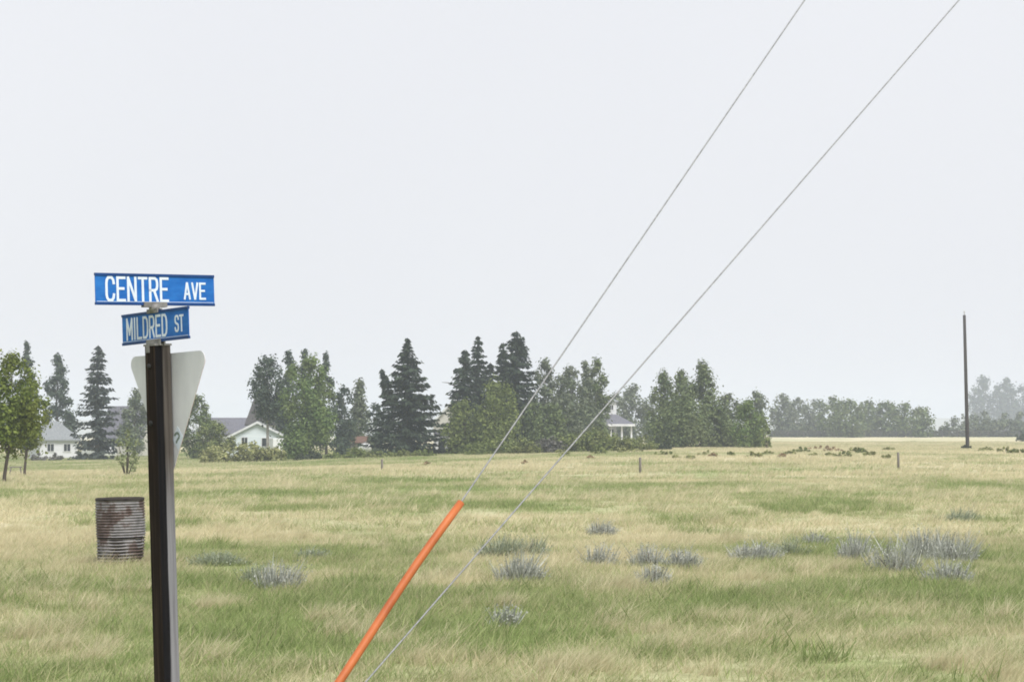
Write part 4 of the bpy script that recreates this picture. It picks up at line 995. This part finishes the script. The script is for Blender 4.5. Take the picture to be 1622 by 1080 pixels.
# ------------------------------------------------------------------ guy wires, orange guard, their pole
A0 = at(373, 1316, 8.66)
Bt = at(727.5, 798, 9.40); d1 = (Bt - A0)
S = 6.9
polexy = Vector((A0.x + d1.x * S, A0.y + d1.y * S, 0)); pg = hz(polexy.x, polexy.y)
o = thing('utility_pole', (polexy.x, polexy.y, pg), 'tall brown utility pole that the two guy wires hold', 'utility pole')
mb = MB(); mb.tube([(.16, 0, -.5), (.16, 0, 0), (.16, 0, 5.5), (.16, 0, 10.95), (.16, 0, 11)], [.165, .16, .14, .12, .09], 16); mb.build('pole', M['wood_pole'], o)
mb = MB(); mb.tube([(.16, 0, 11), (.16, 0, 11.2)], .02, 6); mb.tube([(.16, 0, 11.1), (.16, 0, 11.15), (.16, 0, 11.25)], [.05, .07, .04], 10); mb.build('insulator', M['ceramic'], o)
def wire(A, B, label, guard=None):
    o = thing('guy_wire', A, label, 'guy wire', 0, 'guy wires of the pole')
    D = B - A; n_ = 40
    mb = MB(); mb.tube([D * (i / n_) + Vector((0, 0, -.006 * math.sin(math.pi * i / n_))) for i in range(n_ + 1)], .0037, 8); mb.build('cable', M['wire'], o)
    if guard:
        d_ = D.normalized(); sg = Vector((0, 0, -.05))
        mb = MB(); m_ = 14
        pts_ = [D * (guard * i / m_) + Vector((0, 0, -.006 * math.sin(math.pi * guard * i / m_))) + Vector((.006 * math.sin(i * .45), 0, .004 * math.sin(i * .7))) for i in range(m_ + 1)]
        mb.tube(pts_, [.0182] * m_ + [.017], 16); mb.build('guard', M['orange'], o)
    return o
e1 = A0 + d1 * S
wire(A0 + d1 * .04, e1, 'steeper guy wire rising out of the orange guard tube', .974 / S)
r_ = at(1518, 0, 1.0).x; k2 = (r_ * A0.y - A0.x) / (d1.x - r_ * d1.y); P2 = at(1518, 0, A0.y + d1.y * k2)
e2 = Vector((polexy.x, polexy.y, A0.z + (P2.z - A0.z) / k2 * S))
wire(A0 + (e2 - A0) * .006, e2, 'bare shallower guy wire below the orange guarded one')
o = thing('anchor_rod', A0, 'steel anchor rod holding both guy wires to the ground', 'anchor')
mb = MB(); dd = d1.normalized(); mb.tube([-dd * .4, dd * .10], .012, 8); mb.build('rod', M['steel'], o)
mb = MB(); mb.tube([dd * .10 + Vector((math.cos(t) * .03, 0, math.sin(t) * .03)) for t in np.linspace(0, 6.283, 14)], .008, 6); mb.build('eye', M['steel'], o)

# ------------------------------------------------------------------ haze: smoky summer air
mb = MB(); mb.box((0, 2500, 20.5), (7600, 5800, 47))
hm = bpy.data.materials.new('smoky_air'); hm.use_nodes = True; t = hm.node_tree; t.nodes.clear()
ho = t.nodes.new("ShaderNodeOutputMaterial"); hv_ = t.nodes.new("ShaderNodeVolumePrincipled")
hv_.inputs['Color'].default_value = (.80, .87, 1.0, 1); hv_.inputs['Density'].default_value = .0006; hv_.inputs['Anisotropy'].default_value = .1
t.links.new(hv_.outputs[0], ho.inputs['Volume'])
tag(mb.build('haze', hm), 'pale smoky haze over the whole field', None, None, 'stuff')
